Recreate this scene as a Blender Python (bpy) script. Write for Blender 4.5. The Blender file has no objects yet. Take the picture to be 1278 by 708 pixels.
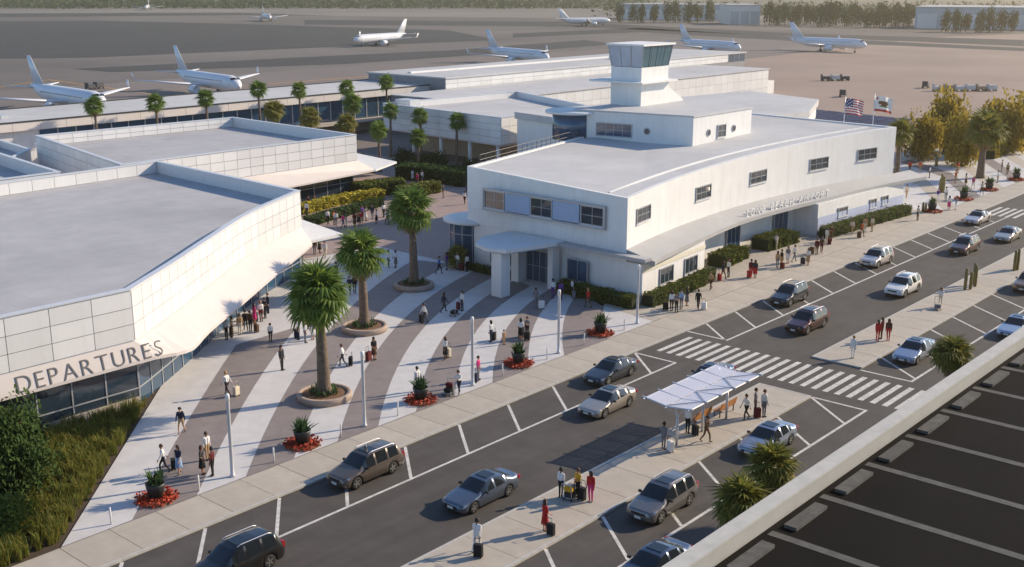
import bpy, bmesh, math, random
import numpy as np
from mathutils import Vector, Matrix
random.seed(7); np.random.seed(7)
SC = bpy.context.scene
COL = SC.collection
R = math.radians

# ------------------------------------------------------------------ camera, sky, sun, exposure
CAM_H = 27.5
F_PX, CX, CY, IMG_W = 1425.0, 639.0, 354.0, 1278.0
PITCH = math.atan((CY + 20.0) / F_PX)
def _level(dx, dy):
    return (dx, F_PX*math.cos(PITCH) + dy*math.sin(PITCH), -F_PX*math.sin(PITCH) + dy*math.cos(PITCH))
_v = _level(1920.0 - CX, CY + 20.0)
YAW = math.atan2(_v[1], _v[0])
cd = bpy.data.cameras.new('camera'); cam = bpy.data.objects.new('camera', cd); COL.objects.link(cam)
cam.location = (0, 0, CAM_H); cam.rotation_euler = (math.pi/2 - PITCH, 0, -YAW)
cd.sensor_fit = 'HORIZONTAL'; cd.sensor_width = 36; cd.lens = F_PX / IMG_W * 36
cd.clip_start = 0.5; cd.clip_end = 9000
SC.camera = cam

SUN_AZ = R(-26); SUN_EL = R(26.5)       # direction TO the sun, measured from +X
w = bpy.data.worlds.new('World'); SC.world = w; w.use_nodes = True
wn = w.node_tree.nodes; wl = w.node_tree.links
bg = wn['Background']; sky = wn.new('ShaderNodeTexSky'); sky.sky_type = 'NISHITA'; sky.sun_disc = False
sky.sun_elevation = SUN_EL; sky.sun_rotation = math.pi/2 - SUN_AZ
sky.air_density = 1.0; sky.dust_density = 0.3; sky.ozone_density = 4.0
wl.new(sky.outputs[0], bg.inputs[0]); bg.inputs[1].default_value = 0.15
sd = bpy.data.lights.new('sun', 'SUN'); sd.energy = 5.0; sd.angle = R(0.6); sd.color = (1.0, 0.83, 0.61)
sun = bpy.data.objects.new('sun', sd); COL.objects.link(sun); sun.location = (60, -40, 80)
sv = Vector((math.cos(SUN_EL)*math.cos(SUN_AZ), math.cos(SUN_EL)*math.sin(SUN_AZ), math.sin(SUN_EL)))
sun.rotation_euler = (-sv).to_track_quat('-Z', 'Y').to_euler()
vs = SC.view_settings; vs.view_transform = 'Standard'; vs.look = 'None'; vs.gamma = 1; vs.use_curve_mapping = False
vs.exposure = 0.28

# ------------------------------------------------------------------ helpers
def g(px, py, z=0.0):
    """point of the plane at height z seen at a pixel of the photograph"""
    L = _level(px - CX, -(py - CY))
    X = L[0]*math.cos(YAW) + L[1]*math.sin(YAW); Y = -L[0]*math.sin(YAW) + L[1]*math.cos(YAW)
    t = (z - CAM_H) / L[2]
    return Vector((X*t, Y*t, z))

def lin(c):
    return tuple(((v/255)/12.92 if v/255 <= 0.04045 else ((v/255 + 0.055)/1.055)**2.4) for v in c)

def mat(name, col, rough=0.6, var=0.12, scale=1.5, bump=0.0, bscale=20.0, metal=0.0, coat=0.0, spec=0.5, rnd=0.0, dirt=0.0, alpha=1.0, trans=0.0, seams=None, streak=0.0, tracks=0.0):
    m = bpy.data.materials.new(name); m.use_nodes = True
    n = m.node_tree.nodes; l = m.node_tree.links; p = n['Principled BSDF']
    p.inputs['Roughness'].default_value = rough; p.inputs['Metallic'].default_value = metal
    p.inputs['Coat Weight'].default_value = coat; p.inputs['Coat Roughness'].default_value = 0.06
    p.inputs['Specular IOR Level'].default_value = spec
    p.inputs['Alpha'].default_value = alpha; p.inputs['Transmission Weight'].default_value = trans
    tc = n.new('ShaderNodeTexCoord')
    c = None
    def mixed(a_socket, facsock, colr):
        mx = n.new('ShaderNodeMix'); mx.data_type = 'RGBA'
        if a_socket is None: mx.inputs[6].default_value = (*col, 1)
        else: l.new(a_socket, mx.inputs[6])
        mx.inputs[7].default_value = (*colr, 1); l.new(facsock, mx.inputs[0]); return mx.outputs[2]
    if var > 0:
        nz = n.new('ShaderNodeTexNoise'); nz.inputs['Scale'].default_value = scale; nz.inputs['Detail'].default_value = 6
        nz.inputs['Roughness'].default_value = 0.65
        l.new(tc.outputs['Object'], nz.inputs['Vector'])
        rp = n.new('ShaderNodeMapRange'); rp.inputs[1].default_value = 0.3; rp.inputs[2].default_value = 0.7
        l.new(nz.outputs['Fac'], rp.inputs[0])
        k = 1 - 2*var
        mx = n.new('ShaderNodeMix'); mx.data_type = 'RGBA'
        mx.inputs[6].default_value = (col[0]*(1+var*0.5), col[1]*(1+var*0.5), col[2]*(1+var*0.5), 1)
        mx.inputs[7].default_value = (col[0]*k, col[1]*k, col[2]*k, 1); l.new(rp.outputs[0], mx.inputs[0]); c = mx.outputs[2]
    if dirt > 0:
        nz = n.new('ShaderNodeTexNoise'); nz.inputs['Scale'].default_value = scale*0.17; nz.inputs['Detail'].default_value = 8
        l.new(tc.outputs['Object'], nz.inputs['Vector'])
        rp = n.new('ShaderNodeMapRange'); rp.inputs[1].default_value = 0.48; rp.inputs[2].default_value = 0.75; rp.inputs[4].default_value = dirt
        l.new(nz.outputs['Fac'], rp.inputs[0])
        c = mixed(c, rp.outputs[0], tuple(v*0.55 for v in col))
    if seams:
        bt = n.new('ShaderNodeTexBrick'); bt.inputs['Scale'].default_value = 1.0; bt.inputs['Brick Width'].default_value = seams[0]; bt.inputs['Row Height'].default_value = seams[1]
        bt.inputs['Mortar Size'].default_value = seams[2]; bt.inputs['Mortar Smooth'].default_value = 0.6; bt.inputs['Color1'].default_value = (0,0,0,1); bt.inputs['Color2'].default_value = (0.25,0.25,0.25,1); bt.inputs['Mortar'].default_value = (1,1,1,1)
        l.new(tc.outputs['Object'], bt.inputs['Vector']); sm_ = n.new('ShaderNodeMath'); sm_.operation = 'MULTIPLY'; sm_.inputs[1].default_value = seams[3]; l.new(bt.outputs['Color'], sm_.inputs[0])
        c = mixed(c, sm_.outputs[0], tuple(v*0.55 for v in col))
    for amt, scl in ((streak, (2.2,2.2,0.10)), (tracks, (0.02,1.1,1.0))):
        if amt > 0:
            mp_ = n.new('ShaderNodeMapping'); mp_.inputs['Scale'].default_value = scl; l.new(tc.outputs['Object'], mp_.inputs['Vector'])
            nz = n.new('ShaderNodeTexNoise'); nz.inputs['Scale'].default_value = 1.0; nz.inputs['Detail'].default_value = 5; l.new(mp_.outputs[0], nz.inputs['Vector'])
            rp = n.new('ShaderNodeMapRange'); rp.inputs[1].default_value = 0.45; rp.inputs[2].default_value = 0.75; rp.inputs[4].default_value = amt; l.new(nz.outputs['Fac'], rp.inputs[0])
            c = mixed(c, rp.outputs[0], tuple(v*0.5 for v in col))
    if rnd > 0:
        oi = n.new('ShaderNodeObjectInfo'); hs = n.new('ShaderNodeHueSaturation')
        mr = n.new('ShaderNodeMapRange'); mr.inputs[3].default_value = 1-rnd; mr.inputs[4].default_value = 1+rnd
        l.new(oi.outputs['Random'], mr.inputs[0]); l.new(mr.outputs[0], hs.inputs['Value'])
        if c is None: hs.inputs['Color'].default_value = (*col, 1)
        else: l.new(c, hs.inputs['Color'])
        c = hs.outputs[0]
    if c is None: p.inputs['Base Color'].default_value = (*col, 1)
    else: l.new(c, p.inputs['Base Color'])
    if bump > 0:
        nb = n.new('ShaderNodeTexNoise'); nb.inputs['Scale'].default_value = bscale; nb.inputs['Detail'].default_value = 5
        l.new(tc.outputs['Object'], nb.inputs['Vector'])
        b = n.new('ShaderNodeBump'); b.inputs['Strength'].default_value = bump; b.inputs['Distance'].default_value = 0.03
        l.new(nb.outputs['Fac'], b.inputs['Height']); l.new(b.outputs[0], p.inputs['Normal'])
    return m

def leafmat(name, c1, c2, trl=0.3, rough=0.55):
    m = bpy.data.materials.new(name); m.use_nodes = True
    n = m.node_tree.nodes; l = m.node_tree.links; p = n['Principled BSDF']; out = n['Material Output']
    ge = n.new('ShaderNodeNewGeometry'); oi = n.new('ShaderNodeObjectInfo')
    ad = n.new('ShaderNodeMath'); ad.operation = 'ADD'; l.new(ge.outputs['Random Per Island'], ad.inputs[0])
    ml = n.new('ShaderNodeMath'); ml.operation = 'MULTIPLY'; ml.inputs[1].default_value = 0.35; l.new(oi.outputs['Random'], ml.inputs[0])
    l.new(ml.outputs[0], ad.inputs[1])
    mx = n.new('ShaderNodeMix'); mx.data_type = 'RGBA'; mx.inputs[6].default_value = (*c1, 1); mx.inputs[7].default_value = (*c2, 1)
    l.new(ad.outputs[0], mx.inputs[0]); l.new(mx.outputs[2], p.inputs['Base Color'])
    p.inputs['Roughness'].default_value = rough; p.inputs['Specular IOR Level'].default_value = 0.2
    t = n.new('ShaderNodeBsdfTranslucent'); l.new(mx.outputs[2], t.inputs[0])
    ms = n.new('ShaderNodeMixShader'); ms.inputs[0].default_value = trl
    l.new(p.outputs[0], ms.inputs[1]); l.new(t.outputs[0], ms.inputs[2]); l.new(ms.outputs[0], out.inputs[0])
    return m

class MB:
    def __init__(s): s.v = []; s.f = []; s.m = []
    def add(s, vs, fs, mi=0):
        o = len(s.v); s.v += [tuple(q) for q in vs]
        for f in fs: s.f.append(tuple(i+o for i in f)); s.m.append(mi)
    def box(s, x0, x1, y0, y1, z0, z1, mi=0):
        s.add([(x0,y0,z0),(x1,y0,z0),(x1,y1,z0),(x0,y1,z0),(x0,y0,z1),(x1,y0,z1),(x1,y1,z1),(x0,y1,z1)],
              [(3,2,1,0),(4,5,6,7),(0,1,5,4),(1,2,6,5),(2,3,7,6),(3,0,4,7)], mi)
    def cbox(s, c, d, mi=0, rot=None):
        h = [(-1,-1,-1),(1,-1,-1),(1,1,-1),(-1,1,-1),(-1,-1,1),(1,-1,1),(1,1,1),(-1,1,1)]
        vs = [Vector((a*d[0]/2, b*d[1]/2, e*d[2]/2)) for a, b, e in h]
        if rot is not None: vs = [rot @ q for q in vs]
        s.add([q + Vector(c) for q in vs], [(3,2,1,0),(4,5,6,7),(0,1,5,4),(1,2,6,5),(2,3,7,6),(3,0,4,7)], mi)
    def prism(s, poly, z0, z1, mi=0, top=True, bottom=True, side=True):
        n = len(poly); zt = z1 if hasattr(z1, '__len__') else [z1]*n; zb = z0 if hasattr(z0, '__len__') else [z0]*n
        vs = [(p[0],p[1],zb[i]) for i, p in enumerate(poly)] + [(p[0],p[1],zt[i]) for i, p in enumerate(poly)]
        fs = []
        if side: fs += [(i, (i+1) % n, n+(i+1) % n, n+i) for i in range(n)]
        if top: fs.append(tuple(range(n, 2*n)))
        if bottom: fs.append(tuple(range(n-1, -1, -1)))
        s.add(vs, fs, mi)
    def ring(s, outer, inner, z0, z1, mi=0):
        n = len(outer); zt = z1 if hasattr(z1, '__len__') else [z1]*n
        vs = [(p[0],p[1],z0) for p in outer] + [(p[0],p[1],zt[i]) for i, p in enumerate(outer)] + \
             [(p[0],p[1],zt[i]) for i, p in enumerate(inner)] + [(p[0],p[1],z0) for p in inner]
        fs = []
        for i in range(n):
            j = (i+1) % n
            fs += [(i,j,n+j,n+i), (n+i,n+j,2*n+j,2*n+i), (2*n+i,2*n+j,3*n+j,3*n+i)]
        s.add(vs, fs, mi)
    def tube(s, pts, rad, n=8, mi=0, cap=True):
        pts = [Vector(p) for p in pts]; rs = rad if hasattr(rad, '__len__') else [rad]*len(pts)
        vs = []; prev = None
        for i, p in enumerate(pts):
            d = (pts[min(i+1, len(pts)-1)] - pts[max(i-1, 0)]).normalized()
            a = d.cross(Vector((0,0,1)) if abs(d.z) < 0.95 else Vector((1,0,0))).normalized()
            if prev is not None:
                a2 = (prev - d*prev.dot(d))
                if a2.length > 1e-5: a = a2.normalized()
            prev = a; b = d.cross(a)
            for k in range(n):
                t = 2*math.pi*k/n; vs.append(p + (a*math.cos(t) + b*math.sin(t))*rs[i])
        fs = []
        for i in range(len(pts)-1):
            for k in range(n):
                fs.append((i*n+k, i*n+(k+1) % n, (i+1)*n+(k+1) % n, (i+1)*n+k))
        if cap: fs += [tuple(range(n-1,-1,-1)), tuple(range((len(pts)-1)*n, len(pts)*n))]
        s.add(vs, fs, mi)
    def lathe(s, prof, n=16, c=(0,0,0), mi=0, axis='z'):
        vs = []
        for r, z in prof:
            for k in range(n):
                t = 2*math.pi*k/n; a, b = r*math.cos(t), r*math.sin(t)
                vs.append((c[0]+a, c[1]+b, c[2]+z) if axis == 'z' else ((c[0]+z, c[1]+a, c[2]+b) if axis == 'x' else (c[0]+a, c[1]+z, c[2]-b)))
        fs = []
        for i in range(len(prof)-1):
            for k in range(n): fs.append((i*n+k, i*n+(k+1) % n, (i+1)*n+(k+1) % n, (i+1)*n+k))
        fs += [tuple(range(n-1,-1,-1)), tuple(range((len(prof)-1)*n, len(prof)*n))]
        s.add(vs, fs, mi)
    def mesh(s, name, mats, smooth=False):
        me = bpy.data.meshes.new(name); me.from_pydata(s.v, [], s.f)
        for m in (mats if isinstance(mats, (list, tuple)) else [mats]): me.materials.append(m)
        me.polygons.foreach_set('material_index', s.m)
        if smooth: me.polygons.foreach_set('use_smooth', [True]*len(s.f))
        me.update(); return me
    def build(s, name, mats, parent=None, smooth=False, loc=None, rz=0):
        return link(name, s.mesh(name, mats, smooth), parent, loc, rz)

def link(name, me, parent=None, loc=None, rz=0):
    o = bpy.data.objects.new(name, me); COL.objects.link(o)
    if loc is not None: o.location = loc
    if rz: o.rotation_euler[2] = rz
    if parent is not None: o.parent = parent
    return o
def tag(o, label, cat, group=None):
    o['label'] = label; o['category'] = cat
    if group: o['group'] = group
    return o
def thing(name, label, cat, loc=(0,0,0), rz=0, group=None):
    return tag(link(name, None, None, loc, rz), label, cat, group)
def struct(o, label=None):
    o['kind'] = 'structure'
    if label: o['label'] = label
    return o
KIDS = {}
def copy_tree(o, parent=None):
    c = o.copy(); COL.objects.link(c); c.parent = parent
    for ch in list(o.children): copy_tree(ch, c)
    return c

def smooth_curve(pts, n):
    """Catmull-Rom through pts, n samples"""
    P = [Vector(p) for p in pts]; P = [P[0]*2 - P[1]] + P + [P[-1]*2 - P[-2]]
    out = []; segs = len(P) - 3
    for i in range(n):
        u = i/(n-1)*segs; k = min(int(u), segs-1); t = u - k
        a, b, c, d = P[k:k+4]
        out.append(0.5*((2*b) + (c-a)*t + (2*a-5*b+4*c-d)*t*t + (3*b-a-3*c+d)*t**3))
    return out
def resample(pts, n):
    P = [Vector(p) for p in pts]; L = [0]
    for i in range(1, len(P)): L.append(L[-1] + (P[i]-P[i-1]).length)
    out = []
    for i in range(n):
        s = L[-1]*i/(n-1); k = 0
        while k < len(L)-2 and L[k+1] < s: k += 1
        t = (s-L[k])/max(L[k+1]-L[k], 1e-9); out.append(P[k].lerp(P[k+1], t))
    return out
def inset(poly, d):
    """inset of a counter-clockwise polygon"""
    n = len(poly); out = []
    for i in range(n):
        p0, p1, p2 = Vector(poly[i-1][:2]), Vector(poly[i][:2]), Vector(poly[(i+1) % n][:2])
        e1 = (p1-p0).normalized(); e2 = (p2-p1).normalized()
        n1 = Vector((-e1.y, e1.x)); n2 = Vector((-e2.y, e2.x))
        b = (n1+n2); b = b/max(0.3, b.dot(n1)) if b.length > 1e-6 else n1
        out.append((p1.x+b.x*d, p1.y+b.y*d))
    return out

# ------------------------------------------------------------------ materials
M = {}
M['white'] = mat('white_plaster', (0.80,0.79,0.77), 0.6, 0.035, 0.6, 0.05, 30, dirt=0.12, streak=0.16)
M['panel'] = mat('cladding_panel', (0.72,0.715,0.71), 0.42, 0.02, 2, rnd=0.06, streak=0.10)
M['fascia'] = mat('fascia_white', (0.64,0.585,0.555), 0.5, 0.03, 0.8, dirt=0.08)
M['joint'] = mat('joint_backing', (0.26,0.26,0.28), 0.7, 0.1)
M['roof'] = mat('roof_membrane', (0.46,0.455,0.47), 0.8, 0.07, 0.5, 0.1, 8, dirt=0.45, seams=(14.0,2.6,0.035,0.45))
M['roofw'] = mat('pale_roof_membrane', (0.56,0.555,0.555), 0.8, 0.06, 0.35, 0.1, 8, dirt=0.40, seams=(14.0,2.6,0.03,0.35))
M['cap'] = mat('parapet_cap', (0.62,0.64,0.68), 0.4, 0.03, metal=0.1)
M['glass'] = mat('window_glass', (0.025,0.04,0.06), 0.06, 0, spec=0.9, rnd=0.2)
M['bglass'] = mat('blue_glass', (0.03,0.075,0.14), 0.08, 0.15, 0.4, spec=0.9, rnd=0.25)
M['tglass'] = mat('tower_glass', (0.03,0.11,0.15), 0.06, 0.1, 0.6, spec=0.9)
M['frame'] = mat('window_frame', (0.42,0.43,0.45), 0.45, 0.04, metal=0.3)
M['bluepanel'] = mat('blue_wall_panel', (0.33,0.43,0.60), 0.45, 0.04)
M['paleblue'] = mat('pale_blue_wall', (0.50,0.55,0.72), 0.6, 0.05)
M['metal'] = mat('painted_metal', (0.60,0.61,0.63), 0.38, 0.04, metal=0.35)
M['darkmetal'] = mat('dark_metal', (0.06,0.06,0.065), 0.4, 0.05, metal=0.4)
M['letter'] = mat('dark_letter', (0.15,0.145,0.145), 0.45, 0.03, metal=0.3)
M['lettw'] = mat('white_letter', (0.82,0.81,0.79), 0.4, 0.02)
M['asphalt'] = mat('asphalt', (0.088,0.078,0.071), 0.85, 0.16, 0.5, 0.25, 60, dirt=0.5, tracks=0.45, seams=(40.0,7.2,0.02,0.5))
M['darkdeck'] = mat('dark_deck', (0.0085,0.0072,0.0065), 0.9, 0.2, 0.5, 0.2, 50, dirt=0.3, spec=0.1)  # deck colour set far darker than the road asphalt
M['deckpaint'] = mat('grey_deck_paint', (0.12,0.115,0.105), 0.8, 0.2, 3.0, dirt=0.3, spec=0.2)  # stripes and wheel stops much greyer than the road paint
M['paint'] = mat('road_paint', (0.68,0.66,0.62), 0.7, 0.2, 4.0, dirt=0.5)
M['concrete'] = mat('concrete', (0.47,0.42,0.355), 0.8, 0.08, 0.8, 0.12, 40, rnd=0.05, dirt=0.22)
M['concp'] = mat('parapet_concrete', (0.40,0.385,0.35), 0.8, 0.06, 0.8, 0.1, 30, dirt=0.2)
M['kerb'] = mat('kerb_concrete', (0.48,0.465,0.43), 0.8, 0.08, 2)
M['pavep'] = mat('pale_paving', (0.60,0.585,0.58), 0.7, 0.07, 0.9, 0.08, 30, dirt=0.14)
M['pavet'] = mat('taupe_paving', (0.25,0.215,0.205), 0.75, 0.10, 0.9, 0.08, 30, dirt=0.18)
M['brick'] = mat('pink_paving', (0.36,0.275,0.25), 0.8, 0.12, 1.5, 0.1, 20, dirt=0.2)
M['soil'] = mat('soil', (0.075,0.05,0.03), 0.95, 0.2, 3, 0.4, 15)
M['mulch'] = mat('brown_mulch', (0.20,0.105,0.055), 0.95, 0.25, 6, 0.5, 25)
M['planter'] = mat('planter_stone', (0.40,0.31,0.25), 0.8, 0.08, 2)
M['pot'] = mat('dark_pot', (0.025,0.03,0.032), 0.45, 0.1)
M['red'] = leafmat('red_flowers', (0.55,0.06,0.02), (0.30,0.035,0.015), 0.15)
M['yellow'] = leafmat('yellow_flowers', (0.62,0.50,0.03), (0.35,0.30,0.03), 0.2)
M['palm'] = leafmat('palm_leaf', (0.085,0.16,0.028), (0.19,0.26,0.05), 0.42)
M['palmdry'] = leafmat('dry_palm_leaf', (0.40,0.31,0.17), (0.24,0.17,0.08), 0.25)
M['palmw'] = leafmat('flare_gold_palm_leaf', (0.14,0.16,0.03), (0.27,0.24,0.05), 0.4)  # flare's orange mixed into the leaf green; a few other palms share it
M['bark'] = mat('palm_bark', (0.19,0.14,0.10), 0.9, 0.25, 4, 0.5, 12)
M['bark2'] = mat('tree_bark', (0.10,0.07,0.045), 0.9, 0.25, 4, 0.5, 12)
M['hedge'] = leafmat('hedge_leaf', (0.075,0.10,0.02), (0.13,0.145,0.03), 0.25, 0.9)
M['shrub'] = leafmat('dark_shrub_leaf', (0.025,0.055,0.015), (0.06,0.10,0.025), 0.25, 0.9)
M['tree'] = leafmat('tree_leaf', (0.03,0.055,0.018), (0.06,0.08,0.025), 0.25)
M['treew'] = leafmat('flare_gold_tree_leaf', (0.19,0.18,0.025), (0.38,0.27,0.045), 0.45, 0.8)  # flare glow put into the leaf colour of right-hand trees and hedges
M['grass'] = leafmat('dry_grass', (0.32,0.235,0.05), (0.13,0.17,0.03), 0.35)
M['agave'] = leafmat('spiky_leaf', (0.04,0.085,0.03), (0.08,0.14,0.05), 0.2)
M['cactus'] = mat('cactus_skin', (0.22,0.18,0.06), 0.7, 0.2, 6)
M['apron'] = mat('apron_concrete', (0.205,0.168,0.150), 0.85, 0.10, 0.012, dirt=0.45, seams=(15.0,15.0,0.12,0.35))
M['tarmac'] = mat('dark_tarmac', (0.050,0.047,0.046), 0.9, 0.12, 0.02, dirt=0.3)
M['ground'] = mat('dry_ground', (0.175,0.15,0.135), 0.9, 0.2, 0.008, dirt=0.5)
M['field'] = mat('pale_field', (0.27,0.235,0.21), 0.9, 0.2, 0.006, dirt=0.5)
M['yline'] = mat('yellow_line', (0.50,0.27,0.08), 0.8, 0.1, 0.3)
M['plane'] = mat('aircraft_white', (0.74,0.74,0.77), 0.32, 0.02, 0.5, coat=0.2)
M['hangar'] = mat('hangar_sheet', (0.46,0.50,0.55), 0.5, 0.06, 0.1)
M['hangar2'] = mat('white_hangar_sheet', (0.72,0.70,0.68), 0.5, 0.05, 0.1)
M['tyre'] = mat('tyre_rubber', (0.018,0.018,0.018), 0.8, 0.1)
M['rim'] = mat('alloy_rim', (0.55,0.55,0.56), 0.3, 0.03, metal=0.8)
M['cglass'] = mat('car_glass', (0.012,0.015,0.018), 0.04, 0, spec=0.8)
M['trim'] = mat('black_trim', (0.02,0.02,0.021), 0.5, 0)
M['hlamp'] = mat('headlamp_lens', (0.62,0.64,0.66), 0.1, 0, spec=0.8, coat=0.6)
M['tlamp'] = mat('taillamp_lens', (0.35,0.012,0.01), 0.15, 0, coat=0.6)
M['plate'] = mat('licence_plate', (0.65,0.65,0.62), 0.5, 0)
M['wood'] = mat('orange_wood', (0.42,0.17,0.045), 0.6, 0.15, 4)
M['solar'] = mat('solar_panel', (0.03,0.035,0.085), 0.6, 0.1, 0.3, spec=0.15, rnd=0.15)
M['shglass'] = mat('shelter_glass', (0.78,0.78,0.88), 0.2, 0, alpha=0.62)
M['pglass'] = mat('sky_reflection_glass', (0.30,0.40,0.52), 0.12, 0.1, 0.6, spec=0.8)  # sky reflection painted into these tower panes as a pale base colour

def carpaint(name, c, metal=0.45):
    return mat('car_paint_'+name, lin(c), 0.33, 0, metal=metal, coat=0.9)

# ------------------------------------------------------------------ ground, apron, road
def sheet(name, poly, z, m, parent=None):
    mb = MB(); mb.add([(p[0],p[1],z) for p in poly], [tuple(range(len(poly)))]); return mb.build(name, m, parent)
def rect(x0, x1, y0, y1): return [(x0,y0),(x1,y0),(x1,y1),(x0,y1)]
def gpoly(pts, z=0): return [g(x, y, z)[:2] for x, y in pts]

ground = struct(sheet('ground', rect(-4000,5000,-3000,5500), -0.16, M['ground']))
ROADZ = -0.12
road = struct(sheet('road', rect(-60,420,20.0,48.2), ROADZ, M['asphalt']))
apron = struct(sheet('apron', rect(-300,620,110,305), -0.12, M['apron']))
apron2 = struct(sheet('apron', [(186,-150),(760,-150),(760,200),(620,240),(300,215),(286,187),(263,141),(186,110)], -0.116, mat('flare_lit_apron_concrete', (0.34,0.25,0.20), 0.85, 0.10, 0.02, dirt=0.35, seams=(15.0,15.0,0.12,0.25))))  # right apron: flare glow mixed into a paler, warmer concrete colour
def tstrip(px, z=-0.112, name='taxiway', m='tarmac'):
    return struct(sheet(name, gpoly(px, z), z, M[m]))
tstrip([(-60,74),(110,72),(430,58),(620,50),(560,38),(300,30),(120,26),(-60,27)])
tstrip([(90,86),(140,90),(430,80),(620,67),(770,55),(730,50),(560,63),(430,69)])
tstrip([(380,31),(700,33),(1278,58),(1278,50),(1000,42),(700,27),(380,25)])
tstrip([(-60,22),(300,19),(420,20),(300,16),(-60,17)])
tstrip([(640,47),(800,40),(1000,52),(1278,64),(1278,60),(1000,47),(800,35),(640,42)], name='taxiway')
for a, b in (((-20,112),(60,100)), ((60,100),(190,118)), ((300,108),(560,88))):
    tstrip([(a[0],a[1]),(b[0],b[1]),(b[0]+1,b[1]-0.7),(a[0]+1,a[1]-0.7)], z=-0.106, name='taxi_line', m='yline')
struct(sheet('field', gpoly([(-100,16),(1400,28),(1400,24),(700,9),(-100,9)], -0.15), -0.15, M['field']))

# street markings -----------------------------------------------------------
def mark(name, p, q, wd, z=ROADZ+0.004, m='paint'):
    p = Vector(p); q = Vector(q); d = (q-p).normalized(); n = Vector((-d.y, d.x))*wd/2
    return sheet(name, [p+n, p-n, q-n, q+n], z, M[m], road)
def bays(x_list, ykerb, yline):
    for x in x_list: mark('bay_line', (x, ykerb-0.05), (x-3.0, yline+0.09), 0.19)
XA1 = [-2.9 + 4.82*i for i in range(15)]
bays([30.7-4.82*4 + 4.82*i for i in range(13) if i != 12], 48.05, 44.3)
mark('bay_line', (69.6,47.9), (66.6,44.4), 0.19)
mark('bay_line', (69.75,48.0), (69.75,44.3), 0.19)
mark('lane_line', (-20,44.3), (69.8,44.3), 0.19, ROADZ+0.006)
XA2 = [80.1 + 4.77*i for i in range(14)]
bays(XA2, 48.05, 44.3)
mark('bay_line', (77.2,48.0), (77.2,44.3), 0.19)
mark('lane_line', (77.1,44.3), (240,44.3), 0.19, ROADZ+0.006)
bays([40.65-4.82*2 + 4.82*i for i in range(9)], 33.15, 29.2)
mark('bay_line', (69.7,33.1), (69.7,29.2), 0.19)
mark('lane_line', (10,29.2), (69.8,29.2), 0.19, ROADZ+0.006)
bays([81.1 + 4.85*i for i in range(9)], 33.15, 29.2)
mark('bay_line', (77.3,33.1), (77.3,29.2), 0.19)
mark('lane_line', (77.2,29.2), (240,29.2), 0.19, ROADZ+0.006)
for i in range(23):
    y = 46.9 - i*0.87
    mark('crosswalk_stripe', (71.3,y), (76.0,y), 0.40)
for i in range(5):
    mark('crosswalk_stripe', (143.2,47.0-i*0.87), (149.5,47.0-i*0.87), 0.40)

# pavements ------------------------------------------------------------------
def slabs(parent, x0, x1, y0, y1, wd, z=0.0, m='concrete'):
    n = max(1, round((x1-x0)/wd)); s = (x1-x0)/n
    me = MB(); gsz = 0.018
    me.box(-s/2+gsz, s/2-gsz, y0+gsz, y1-gsz, -0.05, 0)
    me = me.mesh('paving_slab', M[m])
    for i in range(n): link('paving_slab', me, parent, (x0+s*(i+0.5), 0, z + random.uniform(-0.003, 0.003)))
mb = MB(); mb.box(-25,260,48.28,51.55,-0.155,-0.045)
sidewalk = struct(mb.build('sidewalk', M['joint']))
slabs(sidewalk, -22, 142, 48.28, 51.5, 2.73)
slabs(sidewalk, 142, 260, 48.28, 51.5, 4.2)
def kerb(parent, x0, x1, y0, y1):
    n = round((x1-x0)/3.0); s = (x1-x0)/n
    me = MB(); me.box(-s/2+0.008, s/2-0.008, y0, y1, -0.155, 0.004); me = me.mesh('kerb_stone', M['kerb'])
    for i in range(n): link('kerb_stone', me, parent, (x0+s*(i+0.5), 0, 0))
kerb(sidewalk, -22, 260, 48.06, 48.27)
def island(x0, x1):
    mb = MB(); mb.box(x0+0.1,x1-0.1,33.4,36.9,-0.155,-0.045); o = struct(mb.build('median', M['joint']))
    slabs(o, x0+0.22, x1-0.22, 33.37, 36.93, 3.0)
    kerb(o, x0, x1, 33.12, 33.36); kerb(o, x0, x1, 36.94, 37.15)
    for x in (x0, x1-0.2):
        m2 = MB(); m2.box(x, x+0.2, 33.365, 36.935, -0.15, 0.003); m2.build('kerb_stone', M['kerb'], o)
    return o
island(5, 69.6); island(77.6, 240)
# terminal forecourt pavement beyond the plaza, then right-hand plaza
forecourt = struct(sheet('forecourt', [(77.5,51.56),(140,51.56),(140,62),(81,62),(78.6,58)], -0.006, M['concrete']))
slabs(forecourt, 78.6, 138.6, 51.56, 54.1, 3.0, 0.0)
plaza = struct(sheet('plaza', [(24.6,51.56),(77.5,51.56),(78.6,58),(81,62),(81.5,90),(70,92),(58,86),(44.6,72.2)], -0.012, M['pavep']))
def bcurve(x0, k, s, n=22, dmax=46):
    out = []
    for i in range(n):
        d = dmax*i/(n-1); out.append((x0+d, 51.57 + s*d - k*d*d))
    return out
XB = [28.6, 32.6, 35.9, 39.4, 42.8, 46.2, 49.6, 53.3, 57.2, 61.2, 65.4, 71.0, 75.4]
def bpar(x):
    t = min(1.0, max(0.0, (x-28.6)/28.6)); return 0.0025 + 0.0115*t**0.8, 1.02 - 0.12*t
def clip_plaza(pts):
    """keep the band inside the plaza (left edge line, terminal wall)"""
    out = []
    for x, y in pts:
        if x > 81.3: break
        if y > 88: break
        out.append((x, y))
    return out
for i in range(0, len(XB)-1, 2):
    a = bcurve(XB[i], *bpar(XB[i])); b = bcurve(XB[i+1], *bpar(XB[i+1]))
    a = clip_plaza(a); b = clip_plaza(b)
    if i == 0: a = [p for p in a if p[0] < 51]; b = [p for p in b if p[0] < 57]
    sheet('paving_band', b + a[::-1], -0.006, M['pavet'], plaza)
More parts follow.
